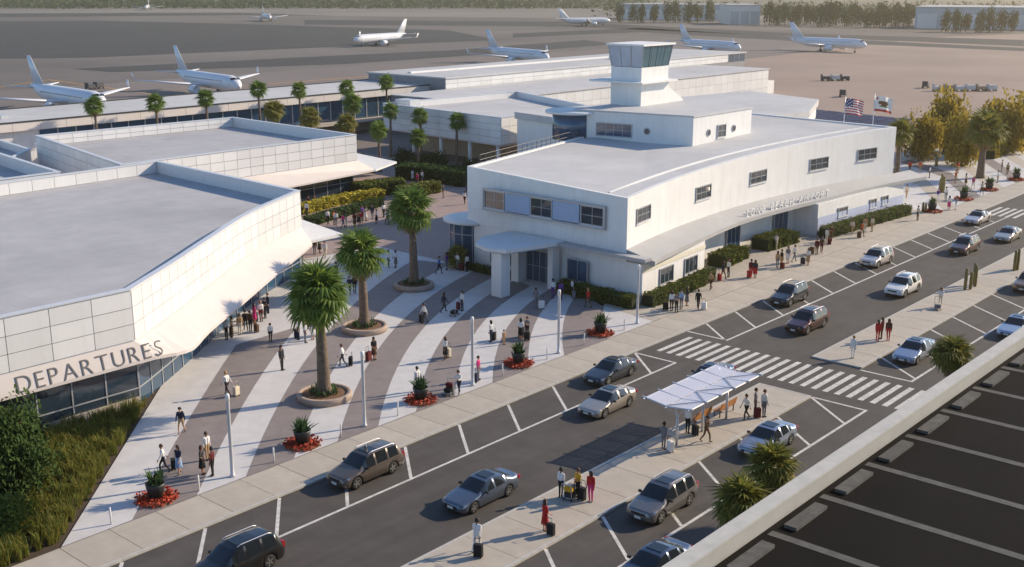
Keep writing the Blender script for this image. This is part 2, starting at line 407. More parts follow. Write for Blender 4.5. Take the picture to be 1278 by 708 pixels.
courtyard = struct(sheet('courtyard', [(56,84),(69,88),(81.5,80),(112,80),(128,108),(128,170),(60,170),(66,116),(68,100)], -0.02, M['brick']))
rplaza = struct(sheet('plaza', [(139.9,51.56),(275,51.56),(262,72),(205,74),(172,79),(150,74),(139.9,62)], -0.014, M['pavep']))
for i in range(7):
    x = 142 + i*9
    sheet('paving_band', [(x,51.6),(x+4,51.6),(x+21,62),(x+30,72),(x+26,72),(x+17,62)], -0.008, M['pavet' if i % 2 else 'concrete'], rplaza)
bed = struct(sheet('planting_bed', [(-20,51.56),(24.5,51.56),(44.3,72),(30,72),(30,66),(-20,66)], -0.02, M['soil']))

# ------------------------------------------------------------------ building helpers
def panel_run(parent, pts, z0, z1, wd, rows, name='panel', m='panel', out=0.06, gap=0.05, zs=None):
    """rows of separate cladding panels along a polyline (outside is to the right of travel)"""
    P = [Vector((p[0],p[1],0)) for p in pts]
    L = sum((P[i+1]-P[i]).length for i in range(len(P)-1)); n = max(1, round(L/wd)); Q = resample(P, n+1)
    hh = (z1-z0)/rows; cache = {}
    bk = MB()
    for i in range(n):
        a, b = Q[i], Q[i+1]; d_ = (b-a).normalized(); nn_ = Vector((d_.y,-d_.x,0))*0.008
        bk.add([(a.x+nn_.x,a.y+nn_.y,z0+0.01),(b.x+nn_.x,b.y+nn_.y,z0+0.01),(b.x+nn_.x,b.y+nn_.y,z1-0.01),(a.x+nn_.x,a.y+nn_.y,z1-0.01)], [(0,1,2,3)])
    bk.build('joint_backing', M['joint'], parent)
    for i in range(n):
        a, b = Q[i], Q[i+1]; ln = (b-a).length; ang = math.atan2(b.y-a.y, b.x-a.x); key = round(ln, 2)
        if key not in cache:
            me = MB(); me.box(-ln/2+gap/2, ln/2-gap/2, -out, 0.0, gap/2, hh-gap/2); cache[key] = me.mesh(name, M[m])
        c = (a+b)/2
        for r in range(rows): link(name, cache[key], parent, (c.x, c.y, z0+r*hh), ang)
def glazing(parent, pts, z0, z1, wd, m='glass', mull=0.09, rails=(0.6,)):
    """separate panes and mullions along a polyline"""
    P = [Vector((p[0],p[1],0)) for p in pts]
    L = sum((P[i+1]-P[i]).length for i in range(len(P)-1)); n = max(1, round(L/wd)); Q = resample(P, n+1)
    cache = {}; mm = MB(); mm.box(-mull/2, mull/2, -mull*0.8, mull*0.6, 0, z1-z0); mm = mm.mesh('mullion', M['frame'])
    for i in range(n):
        a, b = Q[i], Q[i+1]; ln = (b-a).length; ang = math.atan2(b.y-a.y, b.x-a.x); key = round(ln, 2); c = (a+b)/2
        if key not in cache:
            me = MB(); me.box(-ln/2, ln/2, -0.02, 0.02, 0, z1-z0)
            rr = MB()
            for t in rails: rr.box(-ln/2+mull/2+0.002, ln/2-mull/2-0.002, -0.07, 0.03, (z1-z0)*t-0.04, (z1-z0)*t+0.04)
            cache[key] = (me.mesh('pane', M[m]), rr.mesh('rail', M['frame']))
        link('pane', cache[key][0], parent, (c.x,c.y,z0), ang); link('rail', cache[key][1], parent, (c.x,c.y,z0), ang)
        link('mullion', mm, parent, (a.x,a.y,z0), ang)
    link('mullion', mm, parent, (Q[-1].x,Q[-1].y,z0), ang)
def window(parent, c, ang, wd, ht, cols=2, rows=2, m='glass', fr=0.09, depth=0.10, sill=True, fm='frame'):
    """framed window: c = bottom centre on the wall face, ang = wall direction (outside to the right)"""
    f = MB()
    f.box(-wd/2, wd/2, -depth, 0.02, 0, fr); f.box(-wd/2, wd/2, -depth, 0.02, ht-fr, ht)
    f.box(-wd/2, -wd/2+fr, -depth, 0.02, fr, ht-fr); f.box(wd/2-fr, wd/2, -depth, 0.02, fr, ht-fr)
    wo = f.build('window', M[fm], parent, loc=c, rz=ang)
    pw = (wd-2*fr)/cols; ph = (ht-2*fr)/rows
    pm = MB(); pm.box(-pw/2+0.02, pw/2-0.02, -0.03, 0.012, 0.02, ph-0.02); pm = pm.mesh('pane', M[m])
    for i in range(cols):
        for j in range(rows): link('pane', pm, wo, (-wd/2+fr+pw*(i+0.5), 0, fr+ph*j))
    mm = MB()
    for i in range(1, cols): mm.box(-wd/2+fr+pw*i-0.025, -wd/2+fr+pw*i+0.025, -0.06, 0.0, fr, ht-fr)
    for j in range(1, rows):
        for i in range(cols): mm.box(-wd/2+fr+pw*i+0.027, -wd/2+fr+pw*(i+1)-0.027, -0.055, 0.0, fr+ph*j-0.02, fr+ph*j+0.02)
    if mm.v: mm.build('glazing_bar', M[fm], wo)
    if sill:
        sb = MB(); sb.box(-wd/2-0.06, wd/2+0.06, -depth-0.06, 0.0, -0.07, -0.003); sb.build('sill', M['white'], wo)
    return wo
def text_mesh(ch, size, depth, m, name='letter'):
    cu = bpy.data.curves.new('t', 'FONT'); cu.body = ch; cu.size = size; cu.extrude = depth; cu.offset = -0.014*size if size > 1.3 else 0.0
    o = bpy.data.objects.new('t', cu); COL.objects.link(o)
    me = bpy.data.meshes.new_from_object(o.evaluated_get(bpy.context.evaluated_depsgraph_get()))
    bpy.data.objects.remove(o); bpy.data.curves.remove(cu)
    me.name = name; me.materials.clear(); me.materials.append(m)
    xs = [v.co.x for v in me.vertices]
    return me, min(xs), max(xs)
def flare(parent, top, bot, zt, zb, name='fascia', m='fascia', lip=0.22):
    """leaning band from the wall line (top, zt) out to the lower edge (bot, zb), with soffit"""
    mb = MB(); n = len(top)
    zb = zb if hasattr(zb, '__len__') else [zb]*n
    vs = [(p[0],p[1],zt) for p in top] + [(p[0],p[1],zb[i]+lip) for i, p in enumerate(bot)] + [(p[0],p[1],zb[i]) for i, p in enumerate(bot)] + [(p[0],p[1],zb[i]+0.02) for i, p in enumerate(top)]
    fs = []
    for i in range(n-1):
        for r in range(3): fs.append((r*n+i, (r+1)*n+i, (r+1)*n+i+1, r*n+i+1))
        fs.append((3*n+i, i, i+1, 3*n+i+1))
    fs += [(0, n, 2*n, 3*n), (n-1, 2*n-1, 3*n-1, 4*n-1)]
    mb.add(vs, fs); return mb.build(name, M[m], parent)
def flatroof(parent, poly, z0, z1, drop=1.25, th=0.35, wallm='panel', roofm='roof', zt=None, inner_panels=None):
    n = len(poly); inn = inset(poly, th)
    zt = zt or [z1]*n
    mb = MB(); mb.ring(poly, inn, z0, zt); mb.build('wall', M[wallm], parent)
    zr = min(zt) - drop
    mb = MB(); mb.add([(p[0],p[1],zr) for p in inn], [tuple(range(n))]); r = mb.build('roof', M[roofm], parent)
    cp = MB(); o2 = inset(poly, -0.09); i2 = inset(poly, th+0.05)
    vs = [(p[0],p[1],zt[i]+0.004) for i, p in enumerate(o2)] + [(p[0],p[1],zt[i]+0.10) for i, p in enumerate(o2)] + \
         [(p[0],p[1],zt[i]+0.10) for i, p in enumerate(i2)] + [(p[0],p[1],zt[i]+0.004) for i, p in enumerate(i2)]
    fs = []
    for i in range(n):
        j = (i+1) % n
        for r_ in range(4): fs.append((r_*n+i, r_*n+j, ((r_+1) % 4)*n+j, ((r_+1) % 4)*n+i))
    cp.add(vs, fs); cp.build('parapet_cap', M['cap'], parent)
    return zr, inn
# ------------------------------------------------------------------ departures building
dep = thing('departures_building', 'white departures hall with a curved panelled parapet and dark lettering on its lower band', 'building', (40,80,0))
dep.location = (0,0,0)
wcurve = smooth_curve([(38.2,66.45,0),(44.4,70.9,0),(51.0,75.9,0),(59.2,81.9,0),(69.0,87.3,0)], 22)
W = [(p.x, p.y) for p in wcurve]
dpoly = [(8,66.45)] + W + [(70.6,114.6),(50.2,113.6),(50.0,112.4),(8,110.4)]
zr, inn = flatroof(dep, dpoly, 3.25, 8.05, drop=1.25)
panel_run(dep, [(9.8,66.45),(38.2,66.45)], 4.6, 7.98, 2.84, 3)
panel_run(dep, W, 4.6, 7.98, 1.62, 3)
panel_run(dep, [(69.0,87.3),(70.6,114.6)], 4.6, 7.98, 2.1, 3)
# inner face of the rear parapet: large panels
ii = inset(dpoly, 0.35)
panel_run(dep, [ii[-3], ii[-4]] if False else [(50.3,113.25),(70.1,114.2)], zr+0.02, 8.0, 2.5, 1, m='panel')
panel_run(dep, [(8.5,110.05),(49.6,112.0)], zr+0.02, 8.0, 2.5, 1, m='panel')
top = [(8,66.38),(30,66.38)] + [(p.x+0.02, p.y-0.05) for p in wcurve]
nb = len(wcurve)
bcv = smooth_curve([(39.4,66.05,0),(42.4,66.5,0),(46.0,69.4,0),(51.7,73.5,0),(58.7,78.6,0),(66.4,84.0,0),(69.4,86.2,0)], nb)
bot = [(8,66.05),(30,66.05)] + [(p.x, p.y) for p in bcv]
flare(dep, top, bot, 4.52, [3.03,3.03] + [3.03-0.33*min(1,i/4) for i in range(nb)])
mb = MB(); mb.prism([(69.3,86.4),(73.6,86.5),(75.6,95.9),(70.0,95.9)], 2.95, 3.2); mb.build('end_canopy', M['white'], dep)
base = [(p.x+0.28, p.y+0.35) for p in wcurve]
glazing(dep, [(10,66.8),(38.4,66.8)], 0.0, 3.24, 2.3, 'glass', rails=(0.35,))
glazing(dep, [(38.4,66.8)] + base[1:] + [(69.9,88.5)], 0.0, 3.24, 1.9, 'bglass', rails=(0.35,0.8))
glazing(dep, [(69.9,88.5),(71,114)], 0.0, 3.24, 2.4, 'bglass', rails=(0.35,))
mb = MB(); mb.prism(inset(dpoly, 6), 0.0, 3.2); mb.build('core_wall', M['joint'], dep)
# base wall under the glazing on the bed side
mb = MB(); mb.box(10,38.3,66.62,66.74,-0.05,0.55); mb.build('plinth', M['concrete'], dep)
# lettering
word = 'DEPARTURES'; data = [text_mesh(c, 1.52, 0.015, M['letter']) for c in word]
tot = sum(d[2]-d[1] for d in data); x0, x1 = 29.9, 40.0; gap = (x1-x0-tot)/(len(word)-1); x = x0
tilt = math.atan2(66.38-65.35, 4.58-3.47)
for me, a, b in data:
    o = link('letter', me, dep, (x-a, 66.02, 3.25)); o.rotation_euler = (math.pi/2 - 0.254, 0, 0); x += b-a+gap

# ------------------------------------------------------------------ second hall behind it
h2 = thing('terminal_hall', 'white panelled flat-roofed hall behind the departures hall, with a pointed canopy', 'building')
p2 = [(66.5,115.3),(101,115.3),(102.6,144.8),(72.6,146.6)]
zr2, _ = flatroof(h2, p2, 3.6, 8.05, drop=1.35)
panel_run(h2, [(66.6,115.3),(101,115.3)], 4.7, 7.98, 1.95, 3)
panel_run(h2, [(101,115.3),(102.6,144.8)], 4.7, 7.98, 2.0, 3)
panel_run(h2, [(72.6,146.6),(66.5,115.3)], 2.6, 7.98, 2.2, 5)
panel_run(h2, [(73.3,146.2),(102.2,144.4)][::1], zr2+0.02, 7.98, 2.1, 2)
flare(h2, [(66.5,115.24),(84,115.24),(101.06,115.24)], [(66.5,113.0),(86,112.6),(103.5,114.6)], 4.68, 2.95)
mb = MB(); mb.prism([(101.1,115.0),(103.6,114.5),(110.4,117.6),(112.4,129.0),(101.8,129.0)], 2.95, 3.2); mb.build('end_canopy', M['white'], h2)
glazing(h2, [(67,115.8),(100.6,115.8)], -0.05, 3.68, 2.2, 'glass', rails=(0.5,))
glazing(h2, [(100.6,115.8),(102.2,144)], -0.05, 3.68, 2.4, 'glass', rails=(0.5,))
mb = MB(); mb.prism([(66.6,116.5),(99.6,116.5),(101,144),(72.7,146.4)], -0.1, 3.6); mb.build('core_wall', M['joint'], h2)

# third hall at the left edge
h3 = thing('terminal_hall', 'low flat-roofed hall at the left edge, seen behind the departures roof', 'building')
flatroof(h3, [(30,116.2),(60.0,116.6),(62.6,137),(30,136)], -0.1, 7.9, drop=1.3, wallm='panel')
h4 = thing('terminal_hall', 'small grey box hall wedged between the left-edge hall and the concourse', 'building')
flatroof(h4, [(64,139),(72.2,147.6),(74,160),(60,160)], -0.1, 6.2, drop=0.9, wallm='panel')

# ------------------------------------------------------------------ concourse
cc = thing('concourse', 'long low concourse with pale fascia and a blue glass clerestory along the apron', 'building')
CY0, CY1, CZ = 168.0, 186.0, 7.5
mb = MB(); mb.box(20,168.8,CY0+0.6,CY1,-0.12,CZ-0.9); mb.build('wall', M['paleblue'], cc)
mb = MB(); mb.box(20,169,CY0-0.4,CY1+0.5,CZ-1.35,CZ); mb.build('roof', M['roofw'], cc)
mb = MB(); mb.box(20,169,CY0-0.55,CY0-0.40,CZ-0.05,CZ+0.16); mb.box(20,169,CY1+0.5,CY1+0.65,CZ-0.05,CZ+0.2); mb.build('parapet_cap', M['darkmetal'], cc)
panel_run(cc, [(20,CY0-0.4),(169,CY0-0.4)], CZ-1.32, CZ-0.06, 4.2, 1, m='fascia')
glazing(cc, [(84,CY0+0.5),(168.6,CY0+0.5)], 2.2, CZ-1.37, 3.0, 'bglass', mull=0.16, rails=())
panel_run(cc, [(20,CY0+0.5),(84,CY0+0.5)], -0.05, CZ-1.4, 4.0, 2)
mb = MB(); mb.box(84,168.7,CY0-3.5,CY0+0.3,2.0,2.25); mb.box(84,168.7,CY0+0.1,CY0+0.45,-0.1,2.0); mb.build('lower_ledge', M['concrete'], cc)
mb = MB()
for i in range(12): mb.box(26+i*5, 27.2+i*5, 174, 178, CZ, CZ+0.5)
mb.build('roof_vent', M['metal'], cc)
jb = thing('boarding_bridge', 'dark flat boarding bridge roof jutting from the concourse toward the left aircraft', 'jet bridge')
mb = MB(); mb.box(79,96,186.8,203,2.8,5.6); mb.build('bridge_body', M['bglass'], jb)
mb = MB(); mb.box(78.6,96.4,186.7,203.4,5.6,5.9); mb.build('bridge_roof', M['darkmetal'], jb)
mb = MB(); mb.box(80,81,200,201,-0.12,2.8); mb.box(94,95,200,201,-0.12,2.8); mb.build('bridge_leg', M['darkmetal'], jb)

wc = thing('white_concourse', 'long white two-tier gate building stretching behind the control tower', 'building')
mb = MB(); mb.box(167,286,163,186,-0.12,8.95); mb.build('upper_wall', M['joint'], wc)
mb = MB(); mb.box(166.8,286.4,162.7,186.3,8.95,9.25); mb.build('upper_roof', M['roofw'], wc)
panel_run(wc, [(167,163),(277,163)], 6.9, 8.93, 3.4, 2)
glazing(wc, [(277.2,162.95),(285.8,162.95)], 6.9, 8.9, 2.8, 'bglass', rails=())
panel_run(wc, [(286,163),(286,186)], 0.0, 8.93, 3.8, 3)
mb = MB(); mb.box(152,262,142.4,162.9,-0.12,6.75); mb.build('lower_wall', M['joint'], wc)
mb = MB(); mb.box(151.6,262.4,142.1,162.6,6.75,6.95); mb.build('lower_roof', M['roofw'], wc)
panel_run(wc, [(152,142.4),(262,142.4)], 0.0, 6.73, 2.8, 3)
panel_run(wc, [(262,142.4),(262,162.9)], 0.0, 6.73, 3.0, 3)
mb = MB(); mb.box(263,272,146,158,-0.12,3.2); mb.build('annex', M['white'], wc)
mb = MB(); mb.box(170,262,176,177,9.25,9.6); mb.box(236,244,168,173,9.25,10.1); mb.build('roof_curb', M['white'], wc)

# ------------------------------------------------------------------ pavilion on columns
pv = thing('pavilion', 'square white pavilion raised on columns, with two tall palms in front', 'building')
pp = [(128.6,114.0),(151,114.4),(163,140.5),(131.5,143)]
zr3, _ = flatroof(pv, pp, 4.0, 8.05, drop=0.95, roofm='roofw')
panel_run(pv, [(131.5,143),(128.6,114.0)], 4.02, 7.98, 2.4, 4)
panel_run(pv, [(128.6,114.0),(151,114.4)], 4.02, 7.98, 1.9, 3)
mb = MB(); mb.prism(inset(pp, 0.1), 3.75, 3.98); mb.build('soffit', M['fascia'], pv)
cm = MB(); cm.lathe([(0.32,0),(0.32,3.8)], 14); cm = cm.mesh('column', M['white'], True)
for p in ((129.6,115.5),(130.3,122),(131,129),(131.7,136),(137,115.3),(144,115.3)): link('column', cm, pv, (p[0],p[1],-0.05))
mb = MB(); mb.prism([(136,122),(150,122),(156,139),(137,140)], -0.1, 3.75); mb.build('core_wall', mat('tan_wall', (0.42,0.33,0.24), 0.7, 0.06), pv)
mb = MB(); mb.box(133.5,136,138.6,142.2,zr3,zr3+1.6); mb.build('roof_unit', M['metal'], pv)

# ------------------------------------------------------------------ historic terminal
tm = thing('terminal_building', 'white two-storey terminal with a concave street front, roof penthouse and control tower', 'building')
def fy(x): return 60.0 - 3.0*((x-108.0)/27.0)**2
FX = [81.0 + 56.0*i/28 for i in range(29)]
fac = [(x, fy(x)) for x in FX]
tpoly = fac + [(140.5,80.5),(124,84.5),(108,82.8),(81.8,77.0)]
def ztop(x): return 9.35 + 1.15*(x-81)/56
tz = [ztop(x) for x in FX] + [10.4, 10.2, 10.0, 10.05]
n = len(tpoly)
mb = MB(); inn = inset(tpoly, 0.45)
mb.ring(tpoly, inn, 4.4, tz); mb.build('wall', M['white'], tm)
mb = MB(); mb.add([(p[0],p[1],tz[i]-0.16) for i, p in enumerate(inn)], [tuple(range(n))]); mb.build('roof', M['roofw'], tm)
st = inset(tpoly, 2.6)
mb = MB()
for i in range(1, 27):
    a, b = st[i], st[i+1]; d = (Vector(b)-Vector(a)).normalized(); q = Vector((-d.y, d.x))*0.22
    za, zb = tz[i]-0.15, tz[i+1]-0.15
    vs = [(a[0],a[1],za),(b[0],b[1],zb),(b[0]+q.x,b[1]+q.y,zb),(a[0]+q.x,a[1]+q.y,za)]
    mb.add([(v[0],v[1],v[2]-0.05) for v in vs]+[(v[0],v[1],v[2]+0.12) for v in vs], [(4,5,6,7),(0,1,5,4),(1,2,6,5),(2,3,7,6),(3,0,4,7)])
mb.build('roof_upstand', M['white'], tm)
# ground storey
gl = [(81.12, fy(81.0)+0.05)] + [(x, fy(x)+0.05) for x in (85,89,93.3,98,103,108,113,117.4,122,127,132)] + [(136.9, fy(136.9)+0.05),(138.2,80),(124,84.4),(108,82.7),(81.9,76.9)]
mb = MB(); mb.prism(gl, -0.1, 4.38); mb.build('ground_storey', M['white'], tm)
mb = MB(); mb.prism([(81.1,55.3),(93.2,56.4),(93.2,59.2),(81.14,57.4)], -0.1, 3.62); mb.build('front_block', M['white'], tm)
mb = MB(); mb.prism([(117.5,56.7),(138.0,55.4),(138.0,58.5),(117.5,59.9)], -0.1, 3.62); mb.build('front_block', M['white'], tm)
mb2 = MB(); a = Vector((117.5,56.65)); b = Vector((138.0,55.35)); d = (b-a)
mb2.add([(a.x,a.y-0.02,0),(b.x,b.y-0.02,0),(b.x,b.y-0.02,2.1),(a.x,a.y-0.02,2.1)], [(0,1,2,3)]); mb2.build('blue_dado', M['paleblue'], tm)
# street canopy
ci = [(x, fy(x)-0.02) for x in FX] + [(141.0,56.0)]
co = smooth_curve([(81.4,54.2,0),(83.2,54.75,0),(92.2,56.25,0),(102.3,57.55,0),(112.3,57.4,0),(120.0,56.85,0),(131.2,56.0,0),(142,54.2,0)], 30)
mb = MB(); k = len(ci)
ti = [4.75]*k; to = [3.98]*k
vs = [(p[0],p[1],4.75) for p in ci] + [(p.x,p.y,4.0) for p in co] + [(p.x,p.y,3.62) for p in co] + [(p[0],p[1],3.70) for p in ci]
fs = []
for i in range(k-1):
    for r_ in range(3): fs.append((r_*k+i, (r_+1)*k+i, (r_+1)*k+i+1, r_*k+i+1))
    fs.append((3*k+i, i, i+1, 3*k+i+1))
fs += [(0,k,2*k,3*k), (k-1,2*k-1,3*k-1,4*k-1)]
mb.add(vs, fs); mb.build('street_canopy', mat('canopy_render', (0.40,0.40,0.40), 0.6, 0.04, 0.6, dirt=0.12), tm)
# end canopy strip + porch
mb = MB(); mb.prism([(80.0,54.3),(80.98,54.3),(80.98,64.0),(80.0,64.0)], 4.15, 4.42)
mb.build('canopy_strip', M['frame'], tm)
pc = [(74.3,68.0),(74.4,65.5),(80.98,63.7),(80.98,70.8)][::-1]
pc = [(80.98,70.9),(77.4,71.0),(74.9,69.6),(74.1,67.6),(74.6,65.6),(80.0,64.03),(80.98,64.0)]
mb = MB(); mb.prism(pc, 4.18, 4.50); po = mb.build('porch_roof', M['white'], tm)
mb = MB(); mb.prism(inset(pc, -0.05), 4.12, 4.17); mb.build('porch_soffit', M['frame'], tm)
mb = MB(); mb.box(74.55,75.75,66.1,67.3,0,4.11); mb.build('porch_pillar', M['white'], tm)
mb = MB(); mb.box(79.8,80.9,68.6,69.5,0,4.1); mb.build('porch_pillar', M['white'], tm)
mb = MB(); mb.box(79.9,80.9,64.5,65.1,0,4.1); mb.build('porch_pillar', M['white'], tm)
# end wall windows (wall faces -X: travel from +Y to -Y)
ew = -math.pi/2
for y in (72.6,66.75,60.8):
    window(tm, (80.97,y,6.42), ew, 2.6, 1.75, 2, 2)
for y in (69.65,63.8):
    mb = MB(); mb.box(80.86,80.99,y-1.55,y+1.55,6.42,8.15); mb.build('blue_panel', M['bluepanel'], tm)
mb = MB(); mb.box(80.80,80.99,59.3,74.1,8.18,8.34); mb.box(80.74,80.99,59.3,74.1,6.16,6.34); mb.box(80.8,80.99,59.3,59.46,6.35,8.17); mb.box(80.8,80.99,73.94,74.1,6.35,8.17)
mb.build('window_surround', M['frame'], tm)
window(tm, (80.97,62.4,0.9), ew, 2.4, 2.1, 2, 1, m='bglass')
dr = window(tm, (80.97,66.9,0.05), ew, 3.3, 3.1, 4, 2, m='bglass', sill=False); dr.name = 'entrance_door'
window(tm, (80.97,72.9,1.0), ew, 0.6, 1.3, 1, 1); window(tm, (80.97,70.5,1.0), ew, 0.6, 1.3, 1, 1)
# street windows: position along the concave front
def ffac(x): return math.atan2(fy(x+0.1)-fy(x-0.1), 0.2)
for x, zb, wd in ((84.5,6.65,3.1),(97.6,6.65,3.3),(109.4,6.7,3.5),(122.0,6.75,3.8),(131.6,6.95,3.8)):
    window(tm, (x, fy(x)-0.02, zb), ffac(x), wd, 1.4, 3, 2)
gd = math.atan2(1.1, 12.1)
for x in (85.5, 90.3): window(tm, (x, 55.3+(x-81.1)*0.0909-0.02, 1.0), gd, 2.6, 1.6, 3, 1)
mb = MB(); mb.add([(81.1,55.24,0.72),(93.2,56.34,0.72),(93.2,56.34,0.9),(81.1,55.24,0.9)], [(0,1,2,3)]); 
mb.add([(81.1,55.22,2.85),(93.2,56.32,2.85),(93.2,56.32,3.25),(81.1,55.22,3.25)], [(0,1,2,3)]); mb.build('trim_band', mat('cream_band', (0.72,0.68,0.55), 0.6, 0.05), tm)
for x in (95.2, 104.5, 114.6):
    d_ = window(tm, (x, fy(x)-0.08, 0.03), ffac(x), 2.9, 2.9, 3, 1, m='bglass', sill=False); d_.name = 'entrance_door'
for x in (123.0, 130.2, 133.2): window(tm, (x, 56.7-(x-117.5)*0.0634-0.03, 1.5), math.atan2(-1.3,20.5), 2.2 if x < 125 else 1.6, 1.1, 2, 1)
# curved glass bay at the back corner
bay = []
for i in range(13):
    t = R(95 + 150*i/12); bay.append((83.6+2.4*math.cos(t), 77.9+2.4*math.sin(t)))
glazing(tm, bay, 0.0, 4.2, 1.1, 'bglass', rails=(0.75,))
mb = MB(); mb.lathe([(2.9,4.2),(3.1,4.28),(3.1,4.5),(2.3,4.68),(0.1,4.72)], 28, (83.6,77.9,0)); mb.build('bay_roof', M['white'], tm, True)
# roof rail
mb = MB()
for i in range(22):
    t = i/21; x = 84+ (107-84)*t; y = 77.6+(82.6-77.6)*t; mb.tube([(x,y-0.3,9.9),(x,y-0.3,10.95)], 0.03, 5)
for zz in (10.4,10.9): mb.tube([(84,77.3,zz),(107,82.3,zz)], 0.03, 5)
mb.build('roof_rail', M['darkmetal'], tm)
# penthouse
ph = [(110.4,69.0),(123.4,69.0),(123.4,83.6),(106.5,83.6),(106.6,81.2)]
ph = [(110.4,69.0),(123.4,69.0),(123.4,83.6),(107.6,83.6)]
mb = MB(); mb.prism(ph, 9.2, 13.0, top=False); pe = mb.build('penthouse', M['white'], tm)
mb = MB(); mb.prism(inset(ph,-0.12), 13.0, 13.18); mb.build('penthouse_roof', M['roofw'], pe)
pang = math.atan2(69.0-83.6, 110.4-107.6)
def onp(y): return 107.6 + (83.6-y)*(2.8/14.6)
window(pe, (onp(78.6)-0.02,78.6,10.2), pang, 4.6, 1.6, 4, 2, m='bglass')
def porthole(c, ang):
    mb = MB(); mb.lathe([(0.42,-0.08),(0.42,0.02),(0.30,0.02),(0.30,-0.01)], 18, (0,0,0), axis='y'); o = mb.build('round_window', M['frame'], pe, loc=c, rz=ang)
    m2 = MB(); m2.lathe([(0.29,-0.06),(0.29,-0.02)], 18, (0,0,0), axis='y'); m2.build('pane', M['glass'], o)
# depth: pe is a part of tm, round_window a sub-part
def porthole(c, ang):
    mb = MB(); mb.lathe([(0.42,-0.09),(0.42,0.02)], 18, (0,0,0), 0, 'y'); mb.lathe([(0.31,-0.12),(0.31,-0.095)], 18, (0,0,0), 1, 'y')
    mb.build('round_window', [M['frame'], M['glass']], pe, loc=c, rz=ang)
porthole((onp(74.5),74.5,11.1), pang); porthole((113.7,69.0,11.0), 0); porthole((119.3,69.0,11.0), 0)
window(pe, (116.5,68.98,10.2), 0, 1.9, 1.5, 2, 2)
# stair drum beside the penthouse
mb = MB(); mb.lathe([(2.6,9.5),(2.6,12.6)], 20, (108.6,84.6,0)); mb.build('stair_drum', M['bglass'], tm, True)
mb = MB(); mb.lathe([(3.4,12.6),(3.5,12.75),(3.4,12.9)], 24, (108.6,84.6,0)); mb.build('drum_roof', M['white'], tm, True)
# control tower
mb = MB(); mb.box(115.0,121.0,79.4,83.9,13.0,15.9); tw = mb.build('control_tower', M['white'], tm)
mb = MB(); mb.prism([(113.9,78.5),(121.6,78.5),(121.6,86.4),(113.9,86.4)], 15.9, 16.1); mb.build('tower_balcony', M['white'], tw)
mb = MB(); mb.box(115.0,120.8,79.4,83.9,16.1,17.75); mb.build('tower_parapet', M['white'], tw)
# slanted glass cab: panes lean outward
bot_ = [(115.05,79.45),(120.75,79.45),(120.75,83.85),(115.05,83.85)]; top_ = [(114.75,79.1),(121.2,79.1),(121.2,84.2),(114.75,84.2)]
def slant(a0, b0, a1, b1, z0, z1, n, parent, m):
    for i in range(n):
        e = 0.03
        t0, t1 = i/n+e/n, (i+1)/n-e/n
        A = Vector((*a0,z0)).lerp(Vector((*b0,z0)), t0); B = Vector((*a0,z0)).lerp(Vector((*b0,z0)), t1)
        C = Vector((*a1,z1)).lerp(Vector((*b1,z1)), t1); D = Vector((*a1,z1)).lerp(Vector((*b1,z1)), t0)
        nn = (B-A).cross(D-A).normalized()*0.05
        q = MB(); q.add([A,B,C,D,A-nn,B-nn,C-nn,D-nn], [(0,1,2,3),(7,6,5,4),(0,4,5,1),(1,5,6,2),(2,6,7,3),(3,7,4,0)])
        q.build('pane', M[m], parent)
for i in range(4):
    slant(bot_[i], bot_[(i+1) % 4], top_[i], top_[(i+1) % 4], 17.8, 20.3, 4 if i % 2 == 0 else 3, tw, 'tglass' if i in (0,1) else 'pglass')
for i in range(4):
    for t in (0, 0.33, 0.66):
        a0, b0 = Vector(bot_[i]), Vector(bot_[(i+1) % 4]); a1, b1 = Vector(top_[i]), Vector(top_[(i+1) % 4])
        p, q = a0.lerp(b0, t), a1.lerp(b1, t); mb = MB(); mb.tube([(p.x,p.y,17.76),(q.x,q.y,20.32)], 0.09 if t == 0 else 0.05, 6); mb.build('cab_mullion', M['frame'], tw)
mb = MB(); mb.box(114.5,121.45,78.85,84.45,20.3,20.52); mb.build('cab_roof', M['white'], tw)
mb = MB(); mb.box(115.3,120.5,79.8,83.5,17.7,18.1); mb.build('cab_floor', M['darkmetal'], tw)
mb = MB(); mb.prism([(121.0,79.7),(124.8,79.7),(124.8,83.6),(121.0,83.6)], 13.15, [15.4,13.3,13.3,15.4]); mb.build('tower_buttress', M['white'], tm)
# rear wing roof
rw = thing('rear_wing', 'flat white rear wing of the terminal, right of the penthouse', 'building')
rp = [(124.2,84.9),(141,81.2),(160,80.0),(177,87.0),(183,103),(130,112)]
mb = MB(); mb.prism(rp, -0.1, 8.0, top=False); mb.build('wall', M['white'], rw)
mb = MB(); mb.prism(inset(rp,-0.3), 8.0, 9.0); mb.build('roof', M['roofw'], rw)
# standing lettering on the canopy
word = 'LONG BEACH AIRPORT'; cor = resample([(p.x, p.y+0.35, 0) for p in co if 103.6 < p.x < 121.6], 400)
data = [text_mesh(c, 1.15, 0.06, M['lettw']) if c != ' ' else None for c in word]
Ls = [0]
for i in range(1, 400): Ls.append(Ls[-1] + (cor[i]-cor[i-1]).length)
tot = sum((d[2]-d[1]) if d else 0.55 for d in data); gp = (Ls[-1]-tot)/(len(word)-1); s = 0
for d in data:
    wd = (d[2]-d[1]) if d else 0.55
    if d:
        k_ = min(range(400), key=lambda i: abs(Ls[i]-s)); p = cor[k_]; q = cor[min(k_+10,399)] if k_ < 389 else cor[k_]*2-cor[k_-10]
        ang = math.atan2(q.y-p.y, q.x-p.x); o = link('letter', d[0], tm, (p.x-d[1]*math.cos(ang), p.y-d[1]*math.sin(ang), 4.06)); o.rotation_euler = (math.pi/2, 0, ang)
    s += wd+gp
